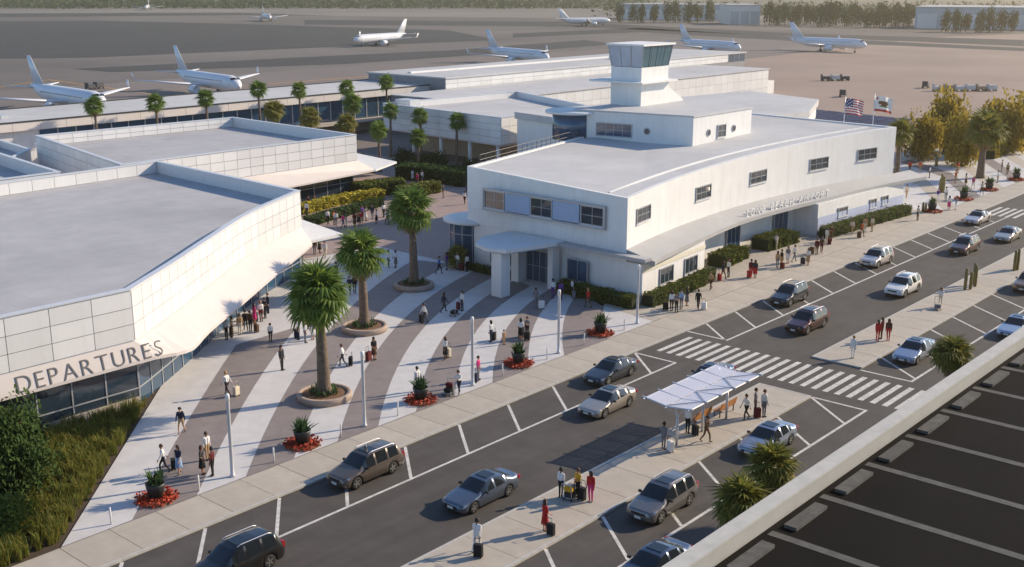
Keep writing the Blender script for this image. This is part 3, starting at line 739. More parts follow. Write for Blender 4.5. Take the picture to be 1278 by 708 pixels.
# ------------------------------------------------------------------ pergola with dark panels, flags
pg = thing('pergola', 'dark blue panelled pergola roof behind the far end of the terminal', 'pergola')
qa = [Vector((173,73.5)), Vector((185,73.5)), Vector((189,94)), Vector((176,92))]
for i in range(4):
    for j in range(6):
        def bl(u, v): return qa[0].lerp(qa[1],u).lerp(qa[3].lerp(qa[2],u), v)
        a,b,c,d = bl(i/4+0.01,j/6+0.01), bl((i+1)/4-0.01,j/6+0.01), bl((i+1)/4-0.01,(j+1)/6-0.01), bl(i/4+0.01,(j+1)/6-0.01)
        mb = MB(); mb.prism([a,b,c,d], 5.9, 6.02); mb.build('solar_panel', M['solar'], pg)
for p in qa:
    mb = MB(); mb.box(p.x-0.15+ (0.3 if p.x<180 else -0.3),p.x+0.15+(0.3 if p.x<180 else -0.3),p.y-0.15,p.y+0.15,-0.1,5.88); mb.build('post', M['metal'], pg)
def flag(pos, hgt, label, kind):
    f = thing('flagpole', label, 'flag', pos)
    mb = MB(); mb.tube([(0,0,0),(0,0,hgt)], [0.09,0.05], 8); mb.lathe([(0.02,hgt),(0.12,hgt+0.1),(0.02,hgt+0.22)], 8); mb.build('pole', M['metal'], f, True)
    n_, m_ = 26, 13; Wd, Ht = 3.4, 2.3
    mats = {'stripes': [mat('flag_red', (0.42,0.03,0.04), 0.8, 0), mat('flag_white', (0.75,0.74,0.72), 0.8, 0), mat('flag_blue', (0.03,0.04,0.16), 0.8, 0)],
            'bear': [mat('flag_red2', (0.45,0.05,0.04), 0.8, 0), mat('flag_white2', (0.78,0.77,0.74), 0.8, 0), mat('flag_brown', (0.16,0.08,0.04), 0.8, 0), mat('flag_green', (0.10,0.22,0.07), 0.8, 0)]}[kind]
    mb = MB(); vs = []
    for i in range(n_+1):
        for j in range(m_+1):
            u, v = i/n_, j/m_
            vs.append((0.08+u*Wd*0.88, 0.28*math.sin(u*8+v*1.2)*u**0.6, hgt-0.25-Ht*(1-v)-0.55*u*u))
    mb.v = vs
    for i in range(n_):
        for j in range(m_):
            u, v = (i+0.5)/n_, (j+0.5)/m_
            if kind == 'stripes':
                k = 2 if (u < 0.4 and j >= 6) else (0 if j % 2 == 0 else 1)
                if k == 2 and (i+j) % 3 == 0 and i % 2 == 0: k = 1
            else:
                k = 1
                if v < 0.16: k = 0
                elif ((u-0.52)/0.24)**2 + ((v-0.55)/0.15)**2 < 1 or ((u-0.28)/0.08)**2+((v-0.58)/0.10)**2 < 1 or (v > 0.34 and v < 0.5 and (abs(u-0.38) < 0.05 or abs(u-0.62) < 0.05)): k = 2
                elif 0.27 < v < 0.35 and 0.25 < u < 0.78: k = 3
                elif ((u-0.14)/0.07)**2+((v-0.84)/0.09)**2 < 1: k = 0
            mb.f.append((i*(m_+1)+j, (i+1)*(m_+1)+j, (i+1)*(m_+1)+j+1, i*(m_+1)+j+1)); mb.m.append(k)
    o = mb.build('flag_cloth', mats, f, True); o.rotation_euler[2] = R(-38)
flag((161.7,74.9,-0.02), 11.3, 'red and white striped flag with a starred blue canton on a tall pole', 'stripes')
flag((168.2,73.2,-0.02), 11.3, 'white flag with a brown bear and red stripe on a tall pole', 'bear')

# ------------------------------------------------------------------ parking structure in the foreground
pk = thing('parking_structure', 'parking structure with a dark top deck and pale concrete parapet', 'parking garage')
DZ = 15.0
mb = MB(); mb.box(-30,120,-25,11.93,-0.15,DZ-0.01); mb.build('structure_wall', M['concp'], pk)
mb = MB(); mb.box(-30,120,-25,11.64,DZ-0.01,DZ); mb.build('deck', M['darkdeck'], pk)
mb = MB(); mb.box(-30,120,11.65,11.97,DZ-0.8,DZ+0.44); mb.build('parapet', M['concp'], pk)
mb = MB(); mb.box(-30,120,11.61,12.02,DZ+0.44,DZ+0.50); mb.build('parapet_cap', M['kerb'], pk)
for i in range(26):
    x = 9.23 + 2.65*i
    m1 = MB(); m1.box(x-0.13,x+0.13,5.9,11.5,DZ+0.004,DZ+0.008); m1.build('stall_line', M['deckpaint'], pk)
    m2 = MB(); m2.box(x+0.45,x+2.05,11.05,11.38,DZ+0.003,DZ+0.09); m2.build('wheel_stop', M['deckpaint'], pk)
verge = struct(sheet('verge', rect(-60,260,12.3,21.6), -0.02, M['soil']))
mb = MB(); mb.box(-60,260,21.6,22.9,-0.15,0.0); struct(mb.build('sidewalk', M['concrete']))
# ------------------------------------------------------------------ vegetation
def ray_y(px, py, Y):
    a = g(px, py, 0); t = Y/a.y; return Vector((a.x*t, Y, CAM_H*(1-t)))
def frond_mesh(name, m, pet=0.9, rad=1.25, nseg=15, droop=0.5, seed=0):
    rn = random.Random(seed); mb = MB()
    mb.add([(0,-0.025,0),(0,0.025,0),(pet,0.02,0.05),(pet,-0.02,0.05)], [(0,1,2,3)])
    for i in range(nseg):
        t = R(-118 + 236*i/(nseg-1)) ; r = rad*(1-0.22*abs(t)/2)*rn.uniform(0.88,1.08); wv = 0.068*rad
        d = Vector((math.cos(t), math.sin(t), 0)); n_ = Vector((-d.y, d.x, 0)); o = Vector((pet,0,0.05))
        p1 = o + d*r*0.55 + Vector((0,0,0.04)); p2 = o + d*r + Vector((0,0,-droop*r*rn.uniform(0.3,0.9)))
        mb.add([o, p1+n_*wv, p2, p1-n_*wv, p1+Vector((0,0,0.05))], [(0,4,1),(0,3,4),(4,2,1),(3,2,4)])
    return mb.mesh(name, m)
FR = [frond_mesh('frond', M['palm'], 0.95, 1.35, 17, 0.5, s) for s in range(3)]
FD = [frond_mesh('dry_frond', M['palmdry'], 0.6, 1.1, 11, 0.9, 9)]
FW = [frond_mesh('frond', M['palmw'], 0.95, 1.35, 17, 0.5, s) for s in range(2)]
def trunk_mesh(h, r0, r1, lean=0.15, seed=0, m='bark'):
    rn = random.Random(seed); mb = MB(); pts = []; rs = []; a = rn.uniform(0,6.28)
    for i in range(15):
        t = i/14; pts.append((lean*math.cos(a)*t*t*h*0.12, lean*math.sin(a)*t*t*h*0.12, t*h)); rs.append(r0+(r1-r0)*min(1,t*1.3) + (0.12 if i == 0 else 0) + rn.uniform(-0.015,0.015))
    mb.tube(pts, rs, 10); return mb, pts[-1]
def fronds_xf(n, rn, lo=-42, hi=84, size=1.0):
    out = []
    for i in range(n):
        t = (i+0.5)/n; el = R(hi - (hi-lo)*t**0.85 + rn.uniform(-9,9)); az = i*2.39996 + rn.uniform(-0.25,0.25)
        out.append((Matrix.Rotation(az,4,'Z') @ Matrix.Rotation(-el,4,'Y') @ Matrix.Rotation(rn.uniform(-0.4,0.4),4,'X') @ Matrix.Scale(size*rn.uniform(0.85,1.1),4)))
    return out
def near_palm(label, pos, h, size, nf=46, warm=False, ring=True, seed=1, group='fan palms'):
    rn = random.Random(seed); t = thing('fan_palm', label, 'palm tree', pos, 0, group)
    mb, tp = trunk_mesh(h, 0.40*size, 0.26*size, 0.2, seed); mb.build('trunk', M['bark'], t, True)
    for mtx in fronds_xf(nf, rn, -45, 84, size):
        o = link('frond', rn.choice(FW if warm else FR), t); o.matrix_local = Matrix.Translation(tp) @ mtx
    for mtx in fronds_xf(22, rn, -86, -48, size*1.0):
        o = link('dry_frond', FD[0], t); o.matrix_local = Matrix.Translation(Vector(tp)-Vector((0,0,0.35))) @ mtx
    return t
def crown_join(nf, size, seed, srcs, dry=8):
    rn = random.Random(seed); mb = MB()
    def put(me, mtx, mi):
        mb.add([mtx @ v.co for v in me.vertices], [tuple(p.vertices) for p in me.polygons], mi)
    for mtx in fronds_xf(nf, rn, -55, 84, size): put(rn.choice(srcs), mtx, 0)
    for mtx in fronds_xf(dry, rn, -88, -60, size*0.9): put(FD[0], Matrix.Translation((0,0,-0.3)) @ mtx, 1)
    return mb
FC = [crown_join(34, 0.86, s, FR).mesh('crown', [M['palm'], M['palmdry']]) for s in (3,4,5)]
FCG = [crown_join(34, 0.86, s, FW).mesh('crown', [M['palmw'], M['palmdry']]) for s in (6,7)]
def far_palm(label, pos, h, size=1.0, gold=False, seed=0, group='fan palms'):
    t = thing('fan_palm', label, 'palm tree', pos, 0, group)
    mb, tp = trunk_mesh(h, 0.26, 0.19, 0.15, seed); mb.build('trunk', M['bark'], t, True)
    o = link('crown', (FCG if gold else FC)[seed % (2 if gold else 3)], t, tp, seed*1.3); o.scale = (size,size,size)
    return t
def round_planter(label, pos, r=1.85):
    t = thing('round_planter', label, 'planter', pos, 0, 'round palm planters')
    mb = MB(); mb.lathe([(r,0),(r+0.02,0.42),(r-0.02,0.46),(r-0.28,0.46),(r-0.3,0.30)], 40); mb.build('rim', M['planter'], t, True)
    mb = MB(); mb.lathe([(r-0.29,0.20),(r-0.29,0.36),(0.4,0.44)], 36); mb.build('mulch', M['mulch'], t)
    return t
def spiky(mb, n, L, wd, rn, z0=0.0, rad=0.0, up=(35,85), mi=0):
    for i in range(n):
        az = rn.uniform(0,6.283); el = R(rn.uniform(*up)); l_ = L*rn.uniform(0.7,1.1)
        d = Vector((math.cos(az)*math.cos(el), math.sin(az)*math.cos(el), math.sin(el))); n_ = Vector((-math.sin(az), math.cos(az), 0))
        rr = rad*math.sqrt(rn.random()); a2 = rn.uniform(0,6.283)
        o = Vector((rr*math.cos(a2), rr*math.sin(a2), z0)); mid = o + d*l_*0.5; tip = o + d*l_ + Vector((0,0,-0.12*l_))
        mb.add([o-n_*wd*0.4, o+n_*wd*0.4, mid+n_*wd*0.5, mid-n_*wd*0.5, tip], [(0,1,2,3),(3,2,4)], mi)
def leafbox(mb, pts, hh, wd, n, leaf, rn, z0=0.0, mi=0, bumpy=0.15):
    """leaf quads over the surface of a rounded strip along a polyline"""
    P = [Vector((p[0],p[1],0)) for p in pts]; L = sum((P[i+1]-P[i]).length for i in range(len(P)-1)); Q = resample(P, 200)
    for _ in range(n):
        k = rn.randrange(199); a, b = Q[k], Q[k+1]; d = (b-a).normalized(); nn = Vector((-d.y,d.x,0)); c = a.lerp(b, rn.random())
        t = rn.random()*3.2
        if t < 1: off = -wd/2; z = rn.random()*hh
        elif t < 2: off = wd/2; z = rn.random()*hh
        else: off = rn.uniform(-wd/2, wd/2); z = hh
        wob = math.sin(c.x*3.1+c.y*2.3)*bumpy*0.5 + rn.uniform(-bumpy,bumpy)*0.7
        if t < 2: off += wob
        else: z += wob
        p = c + nn*off + Vector((0,0,z0+max(0.02,z)))
        u = Vector((rn.gauss(0,1),rn.gauss(0,1),rn.gauss(0,1))).normalized(); v = u.orthogonal().normalized(); s = leaf*rn.uniform(0.6,1.3)
        mb.add([p-u*s, p+v*s*0.6, p+u*s, p-v*s*0.6], [(0,1,2,3)], mi)
def hedge(label, pts, hh, wd, n, leaf=0.11, m='hedge', name='hedge', core='hedge', seed=0, group=None, cat='hedge'):
    rn = random.Random(seed); t = thing(name, label, cat, (pts[0][0], pts[0][1], 0), 0, group)
    off = Vector((pts[0][0], pts[0][1], 0)); q = [(p[0]-off.x, p[1]-off.y) for p in pts]
    mb = MB(); leafbox(mb, q, hh, wd, n, leaf, rn); mb.build('foliage', M[m], t)
    mb = MB()
    for i in range(len(q)-1):
        a, b = Vector(q[i]), Vector(q[i+1]); d = (b-a).normalized(); nn = Vector((-d.y,d.x))*(wd/2-0.1)
        mb.prism([a-nn,b-nn,b+nn,a+nn], 0, hh-0.1)
    mb.build('core', mat('hedge_core', (0.03,0.04,0.012), 1, 0.1), t)
    return t
def leaf_crown(n, rx, rz, leaf, lobes, rn, zc=0.0):
    mb = MB(); C = []
    for _ in range(lobes):
        a = rn.uniform(0,6.283); r = math.sqrt(rn.random())*rx*0.68; z = rn.uniform(-0.55,0.62)*rz
        C.append((Vector((r*math.cos(a), r*math.sin(a), zc+z)), rx*rn.uniform(0.28,0.5)))
    for i in range(n):
        c, r = rn.choice(C); d = Vector((rn.gauss(0,1),rn.gauss(0,1),rn.gauss(0,1)*0.9)).normalized()
        p = c + d*r*rn.uniform(0.55,1.08); u = Vector((rn.gauss(0,1),rn.gauss(0,1),rn.gauss(0,0.7))).normalized(); v = u.orthogonal().normalized(); s = leaf*rn.uniform(0.6,1.4)
        mb.add([p-u*s, p+v*s*0.62, p+u*s, p-v*s*0.62], [(0,1,2,3)])
    return mb
def bush_tree(label, pos, h, r, meshes, trunk='bark2', group=None, seed=0, name='tree', cat='tree'):
    t = thing(name, label, cat, pos, 0, group); rn = random.Random(seed)
    mb = MB(); mb.tube([(0,0,-0.05),(0.05,0.03,h*0.45),(0.1,0,h*0.7)], [0.06*r+0.04,0.045*r+0.03,0.02*r+0.02], 7)
    for k in range(5):
        a = k*1.26+rn.random(); mb.tube([(0.05,0.03,h*0.4),(math.cos(a)*r*0.5, math.sin(a)*r*0.5, h*0.72)], [0.03*r+0.02,0.015*r+0.01], 5)
    mb.build('trunk', M[trunk], t, True)
    o = link('crown', meshes[seed % len(meshes)], t, (0,0,0), rn.uniform(0,6.28)); o.scale = (r,r,h)
    return t
rnc = random.Random(5)
TREES = [leaf_crown(900, 1.0, 0.42, 0.085, 16, random.Random(20+i), 0.58).mesh('crown', M['tree']) for i in range(4)]
TREEW = [leaf_crown(3600, 1.0, 0.45, 0.062, 30, random.Random(30+i), 0.54).mesh('crown', M['treew']) for i in range(3)]
SHRUB = [leaf_crown(900, 1.0, 0.42, 0.09, 12, random.Random(40+i), 0.50).mesh('crown', M['shrub']) for i in range(3)]

# the three plaza palms in round planters
for i, (px, py, top, sz, lab) in enumerate(((405,497,(385,368),1.22,'nearest plaza palm, in the round planter closest to the departures lettering'),
        (455,412,(442,318),1.12,'middle plaza palm, in a round planter between two other palms'),
        (517,359,(509,264),1.16,'rear plaza palm, in the shaded round planter facing the terminal porch'))):
    p = g(px, py); q = g(top[0], top[1]); t = p.length/ q.length if False else math.hypot(p.x,p.y)/math.hypot(q.x,q.y); h = CAM_H*(1-t)
    near_palm(lab, (p.x,p.y,0.40), h-0.40, sz, 42, seed=11+i)
    pl = round_planter(('round stone planter of the ' + ('nearest','middle','rear')[i] + ' plaza palm'), (p.x,p.y,0))
    rn = random.Random(60+i); mb = MB()
    for k in range(9):
        a = k*0.7; m2 = MB(); spiky(m2, 10, 0.75, 0.09, rn, 0, 0.15); mb.add([(v[0]+0.85*math.cos(a), v[1]+0.85*math.sin(a), v[2]+0.36) for v in m2.v], m2.f)
    mb.build('leaves', M['agave'], pl)
# low palm in the shade near the terminal bay
p = g(570,334); t = thing('low_palm', 'short shaded palm without a tall trunk, beside the round glass bay', 'palm tree', (p.x,p.y,0), 0)
mb, tp = trunk_mesh(1.1, 0.25, 0.2, 0.1, 2); mb.build('trunk', M['bark'], t); o = link('crown', FCG[0], t, tp); o.scale = (0.75,0.75,0.75)
# palms beside the parking structure
for i, (px, py, Y, lab) in enumerate(((965,583,21.2,'palm crown rising just behind the parapet, right one of the close pair'), (922,628,20.6,'palm crown rising just behind the parapet, left one of the close pair'), (1185,441,21.0,'single palm behind the parapet near the far crosswalk end'))):
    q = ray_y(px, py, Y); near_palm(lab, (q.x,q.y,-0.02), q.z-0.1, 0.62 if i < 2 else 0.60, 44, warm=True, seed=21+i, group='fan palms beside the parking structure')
# far palms: crown pixel, distance row, base height
FP = [((570,152),None,(570,207),'tall palm on the left in front of the pavilion, slim trunk fully visible'), ((619,157),None,(620,199),'tall palm on the right in front of the pavilion, beside its lit face'), ((487,139),None,(488,196),'tall palm at the left corner of the pavilion'),
      ((525,146),None,(526,203),'rear palm of the overlapping pair left of the pavilion palms'), ((521,172),None,(523,215),'front palm of the overlapping pair left of the pavilion palms'), ((473,163),None,(474,214),'palm standing behind the tip of the hall canopy')]
for i, (cp, _, bp, lab) in enumerate(FP):
    p = g(*bp); q = g(*cp); t = math.hypot(p.x,p.y)/math.hypot(q.x,q.y); far_palm(lab, (p.x,p.y,-0.02), CAM_H*(1-t), 0.92, seed=i, group='courtyard palms')
FP2 = [((118,133),163.5,'palm against the concourse roof in front of the leftmost aircraft nose'), ((195,129),163.5,'small palm against the concourse roof between the two left aircraft'), ((257,123),163.5,'small palm under the nose gear of the second aircraft'),
       ((323,112),163.5,'palm poking above the concourse roof beside the second aircraft nose'), ((374,113),163.5,'small palm above the concourse, third from the pavilion'), ((433,110),163.5,'small palm above the concourse, second from the pavilion'), ((482,103),163.5,'small palm above the concourse, nearest the pavilion'),
       ((341,138),156,'palm in front of the concourse glass behind the hall roof corner'), ((387,147),153,'golden palm rising behind the right part of the hall roof'), ((440,130),157,'palm in front of the concourse glass left of the pavilion'), ((432,155),150,'golden palm behind the hall canopy corner')]
for i, (cp, Y, lab) in enumerate(FP2):
    q = ray_y(cp[0], cp[1], Y); far_palm(lab, (q.x,q.y,-0.05), max(3.0,q.z), 1.0 if i < 7 else 1.2, gold=i in (7,8,10), seed=i+8, group='palms along the concourse')
# sunlit palms and trees at the right
for i, (bp, cp, sz, lab) in enumerate((((1223,222),(1231,163),1.55,'large sunlit palm in the right-hand plaza with a thick trunk'), ((1119,218),(1128,166),1.15,'sunlit palm beside the far corner of the terminal'))):
    p = g(*bp); q = g(*cp); t = math.hypot(p.x,p.y)/math.hypot(q.x,q.y)
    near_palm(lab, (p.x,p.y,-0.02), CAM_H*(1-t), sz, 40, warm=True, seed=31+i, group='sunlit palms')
for i, (bp, h, r, lab) in enumerate((((1150,200),6.8,3.4,'rounded flare-tinted tree just right of the terminal corner'), ((1178,190),9.3,4.0,'tallest flare-tinted tree at the back of the right-hand plaza'), ((1200,207),7.2,3.2,'flare-tinted tree left of the large sunlit palm'), ((1252,190),8.4,4.4,'flare-tinted tree behind the large sunlit palm'), ((1277,186),8.0,3.8,'flare-tinted tree at the right edge of the frame'))):
    p = g(*bp); bush_tree(lab, (p.x,p.y,-0.02), h, r, TREEW, group='flare-tinted trees', seed=i)
hedge('low flare-tinted hedge under the large sunlit palm', [g(1232,198)[:2], g(1246,192)[:2]], 1.3, 2.4, 900, 0.22, 'treew', seed=5)
hedge('low flare-tinted hedge at the right edge behind the plaza', [g(1256,185)[:2], g(1277,178)[:2]], 1.5, 2.4, 1000, 0.24, 'treew', seed=6)
# terminal hedges
hedge('clipped hedge along the shaded end wall of the terminal', [(79.75,55.0),(80.0,63.6)], 1.0, 1.3, 3600, 0.10, seed=1)
hedge('clipped hedge left of the porch door, at the shaded end wall', [(80.35,69.8),(80.5,75.5)], 0.7, 0.8, 900, 0.10, seed=9)
hedge('clipped hedge under the canopy at the near street corner', [(80.9,54.5),(87,54.75),(93.0,55.5)], 1.05, 1.2, 4200, 0.10, seed=2)
hedge('hedge between the first two street doors of the terminal', [(97.5,57.5),(103.0,58.1)], 1.2, 2.0, 2600, 0.12, seed=3)
hedge('hedge between the last two street doors of the terminal', [(107.0,58.0),(113.2,57.7)], 1.3, 2.2, 2600, 0.12, seed=4)
hedge('long sunlit hedge in front of the pale blue wall', [(117.0,55.6),(127,55.0),(136.5,54.1)], 1.2, 1.3, 4200, 0.11, seed=7)
# courtyard planting
hedge('bright yellow flowering hedge in the courtyard', [g(372,268)[:2], g(420,255)[:2], g(476,246)[:2]], 1.1, 1.6, 3800, 0.16, 'yellow', 'flower_hedge', seed=8)
hedge('dark green hedge below the yellow flowering hedge', [g(385,281)[:2], g(430,268)[:2], g(474,256)[:2]], 0.9, 1.6, 2400, 0.16, 'shrub', seed=10)
hedge('loose green hedge behind the rear plaza palm', [g(445,246)[:2], g(480,241)[:2], g(505,240)[:2]], 1.7, 3.2, 3200, 0.22, 'hedge', seed=11)
hedge('dry-tipped hedge right of the yellow flowers', [g(500,247)[:2], g(545,239)[:2]], 1.4, 2.0, 1800, 0.2, 'grass', seed=12)
hedge('dark green hedge in front of the pavilion columns', [g(500,222)[:2], g(545,225)[:2], g(588,232)[:2]], 2.0, 3.4, 3600, 0.25, 'shrub', seed=13)
for i, (px, py, lab) in enumerate(((455,215,'dark shrub behind the canopy tip of the hall'), (505,206,'dark shrub left of the pavilion columns'), (530,213,'dark shrub under the overlapping palms'), (548,212,'dark shrub before the middle pavilion columns'), (585,221,'dark shrub beside the terminal back corner'))):
    p = g(px, py); bush_tree(lab, (p.x,p.y,-0.05), 2.6, 2.1, SHRUB, group='courtyard shrubs', seed=i, name='shrub', cat='shrub')
# planting bed at the lower left: grass + shrubs
rn = random.Random(77); mb = MB()
def in_bed(x, y): return x < 24.2 + (y-51.6)*0.972 + 0.12 and y > 51.75 and y < 66.2
cnt = 0
while cnt < 2600:
    x = rn.uniform(6,40); y = rn.uniform(51.7,66.2)
    if not in_bed(x, y): continue
    if math.hypot(x-20.5, (y-58.5)) < 3.2: continue
    cnt += 1; ht_ = rn.uniform(0.6,1.15)
    for b in range(20):
        a = rn.uniform(0,6.283); l_ = ht_*rn.uniform(0.6,1.15); le = rn.uniform(0.1,0.75); dx, dy = math.cos(a), math.sin(a)
        bx, by = x+rn.uniform(-.12,.12), y+rn.uniform(-.12,.12); q = 0.016
        m1 = Vector((bx+dx*le*l_*0.4, by+dy*le*l_*0.4, l_*0.7)); tp_ = Vector((bx+dx*le*l_, by+dy*le*l_, l_*(1-0.25*le)))
        mb.add([(bx-dy*q,by+dx*q,-0.02),(bx+dy*q,by-dx*q,-0.02),(m1.x+dy*q,m1.y-dx*q,m1.z),(m1.x-dy*q,m1.y+dx*q,m1.z),tp_], [(0,1,2,3),(3,2,4)])
o = mb.build('ornamental_grass', M['grass']); o['kind'] = 'stuff'; o['label'] = 'golden ornamental grass filling the bed below the departures lettering'; o['category'] = 'grass'
BIG = [leaf_crown(5200, 1.0, 0.45, 0.05, 34, random.Random(50+i), 0.52).mesh('crown', M['shrub']) for i in range(2)]
for i, (x, y, h, r, lab) in enumerate(((*g(8,575)[:2],3.6,2.4,'dark leafy tree below the start of the departures lettering'), (*g(22,622)[:2],2.9,2.3,'dark leafy shrub in the middle of the left planting bed'), (*g(2,668)[:2],2.0,2.0,'low dark shrub in the bottom left corner by the sidewalk'))):
    bush_tree(lab, (x,y,-0.03), h, r, BIG, group='dark shrubs in the planting bed', seed=i, name='shrub', cat='shrub')
# potted agaves with red flower rings
def potted(label, pos, seed, sz=1.0, group='potted plants with red flower rings'):
    rn = random.Random(seed); t = thing('potted_plant', label, 'potted plant', pos, 0, group)
    mb = MB(); mb.lathe([(0.34,0.06),(0.52,0.85),(0.55,1.0),(0.47,1.0),(0.44,0.86)], 20); mb.build('pot', M['pot'], t, True)
    mb = MB(); spiky(mb, 60, 1.15, 0.13, rn, 0.85, 0.28, (30,88)); mb.build('leaves', M['agave'], t)
    mb = MB(); mb.lathe([(1.05,-0.003),(1.0,0.07),(0.2,0.09)], 18); mb.build('flower_soil', M['mulch'], t)
    mb = MB()
    for _ in range(520):
        a = rn.uniform(0,6.283); r = rn.uniform(0.4,1.2); p = Vector((r*math.cos(a), r*math.sin(a), rn.uniform(0.06,0.26))); u = Vector((rn.gauss(0,1),rn.gauss(0,1),rn.gauss(0,0.6))).normalized(); v = u.orthogonal().normalized(); s = rn.uniform(0.05,0.11)
        mb.add([p-u*s,p+v*s*0.7,p+u*s,p-v*s*0.7], [(0,1,2,3)])
    mb.build('flower_ring', M['red'], t); t.scale = (sz,sz,sz)
    return t
for i, lab in enumerate(('potted plant nearest the planting bed, with its red flower ring', 'potted plant right of the nearest plaza palm, with red flower ring', 'potted plant beside the luggage cart, with red flower ring', 'potted plant left of the dark sedan at the kerb, with red flower ring', 'potted plant nearest the crosswalk, with red flower ring')):
    potted(lab, (30.8+10.2*i, 52.75, 0), i, 1.0)
for i, (x, lab) in enumerate(((140.1,'sunlit potted plant nearest the end of the long hedge'), (150.9,'second sunlit potted plant from the long hedge'), (160.4,'third sunlit potted plant from the long hedge'), (171.6,'sunlit potted plant at the right edge of the plaza'))):
    potted(lab, (x,52.4,0), 10+i, 1.05, 'sunlit potted plants in the right-hand plaza')
# cactus clusters
def cactus(label, pos, n, hmax, seed, group=None):
    rn = random.Random(seed); t = thing('cactus_cluster', label, 'cactus', pos, 0, group)
    for k in range(n):
        a = rn.uniform(0,6.283); r = rn.uniform(0,0.55) if n > 1 else 0; h = hmax*rn.uniform(0.55,1.0); x, y = r*math.cos(a), r*math.sin(a)
        mb = MB(); mb.tube([(x,y,-0.02),(x,y,h*0.5),(x+0.03,y,h*0.93),(x+0.03,y,h)], [0.13,0.16,0.13,0.04], 9)
        if rn.random() < 0.7: mb.tube([(x,y,h*0.45),(x+0.32,y+0.1,h*0.5),(x+0.36,y+0.1,h*0.8)], [0.09,0.10,0.06], 8)
        mb.build('stem', M['cactus'], t, True)
for i, (px, py, n_, h_, lab) in enumerate(((1205,361,2,2.3,'forked cactus on the far median, left of its pair'), (1218,357,2,2.4,'reddish forked cactus on the far median, right of its pair'), (1264,337,3,2.6,'cactus cluster on the far median at the right edge'), (1175,240,7,2.6,'large cactus cluster in the right-hand plaza'), (1168,208,3,2.0,'small cactus cluster at the back of the right-hand plaza'), (1203,206,3,2.2,'cactus cluster left of the large sunlit palm trunk'), (1150,265,2,1.6,'small cactus beside the end of the long hedge'))):
    p = g(px, py); cactus(lab, (p.x,p.y,0), n_, h_, i, 'cacti')

# far trees and hangars
rn = random.Random(3)
def far_tree(px, py, h, lab, i):
    p = g(px, py, -0.15); bush_tree(lab, (p.x,p.y,-0.16), h, h*0.34, TREES, group='far trees', seed=i)
ORD = ['first','second','third','fourth','fifth','sixth','seventh','eighth','ninth','tenth','eleventh','twelfth','thirteenth','fourteenth','fifteenth','sixteenth','seventeenth','eighteenth','nineteenth','twentieth']
SIDE = ['left of the white hangar', 'right of the white hangar', 'before the grey hangar']
i = 0
for k in range(9):
    far_tree(775+k*14+rn.uniform(-3,3), 28+rn.uniform(-1,1), rn.uniform(11,14), ORD[k]+' tree from the left in the far row left of the white hangar', i); i += 1
for k in range(20):
    far_tree(960+k*9.2+rn.uniform(-2,2), 31+rn.uniform(-1.5,1.5)+k*0.2, rn.uniform(10.5,14), ORD[k]+' tree from the left in the far row between the white and grey-blue hangars', i); i += 1
for k, px in enumerate((1180,1193,1205,1222,1235,1249,1262)):
    far_tree(px, 40.5+rn.uniform(-0.5,0.5), rn.uniform(10,12.5), ORD[k]+' tree from the left in front of the long grey-blue hangar', i); i += 1
mb = MB()
for _ in range(9000):
    px = rn.uniform(-80,800); p = g(px, rn.uniform(7.5,11), -0.15); s = rn.uniform(1.6,3.4)
    p = p + Vector((rn.uniform(-20,20), rn.uniform(-20,20), abs(rn.gauss(5,4)))); u = Vector((rn.gauss(0,1),rn.gauss(0,1),rn.gauss(0,0.8))).normalized(); v = u.orthogonal().normalized()
    mb.add([p-u*s,p+v*s*0.7,p+u*s,p-v*s*0.7], [(0,1,2,3)])
for _ in range(5000):
    px = rn.uniform(760,1400); p = g(px, rn.uniform(13,22), -0.15); s = rn.uniform(1.0,2.4)
    p = p + Vector((rn.uniform(-14,14), rn.uniform(-14,14), abs(rn.gauss(4,3)))); u = Vector((rn.gauss(0,1),rn.gauss(0,1),rn.gauss(0,0.8))).normalized(); v = u.orthogonal().normalized()
    mb.add([p-u*s,p+v*s*0.7,p+u*s,p-v*s*0.7], [(0,1,2,3)])
o = mb.build('tree_belt', M['tree']); o['kind'] = 'stuff'; o['label'] = 'distant dark green tree belt along the far side of the airfield'; o['category'] = 'trees'
def hangar(label, px0, px1, pyb, h, dep_, m):
    a = g(px0, pyb[0], -0.15); b = g(px1, pyb[1], -0.15); d = (b-a).normalized(); n_ = Vector((-d.y,d.x,0))
    if n_.dot(a) < 0: n_ = -n_
    t = thing('hangar', label, 'hangar')
    P = [a, b, b+n_*dep_, a+n_*dep_]
    mb = MB(); mb.prism([p[:2] for p in P], -0.2, h); mb.build('wall', M[m], t)
    mb = MB(); mb.prism(inset([p[:2] for p in P], -0.6), h, h+0.5); mb.build('roof', M['roofw'], t)
    L = (b-a).length; k = max(3, int(L/14))
    for i in range(k):
        c = a.lerp(b, (i+0.5)/k) - n_*0.15; mb = MB(); w_ = L/k*0.4; q = d*w_; s_ = n_*0.06
        mb.add([c-q-s_,c+q-s_,c+q+s_,c-q+s_]+[v+Vector((0,0,h*0.7)) for v in (c-q-s_,c+q-s_,c+q+s_,c-q+s_)], [(0,1,5,4),(1,2,6,5),(2,3,7,6),(3,0,4,7),(4,5,6,7)]); mb.build('hangar_door', M['hangar2' if m == 'hangar' else 'hangar'], t)
hangar('white hangar among the far trees at the top', 910, 948, (31,31), 13.0, 40, 'hangar2')
hangar('long grey-blue hangar at the top right edge', 1141, 1330, (35.5,38.5), 13.0, 60, 'hangar')
hangar('pale grey far hangar behind the control tower trees', 770, 905, (24,26), 11.5, 40, 'hangar')
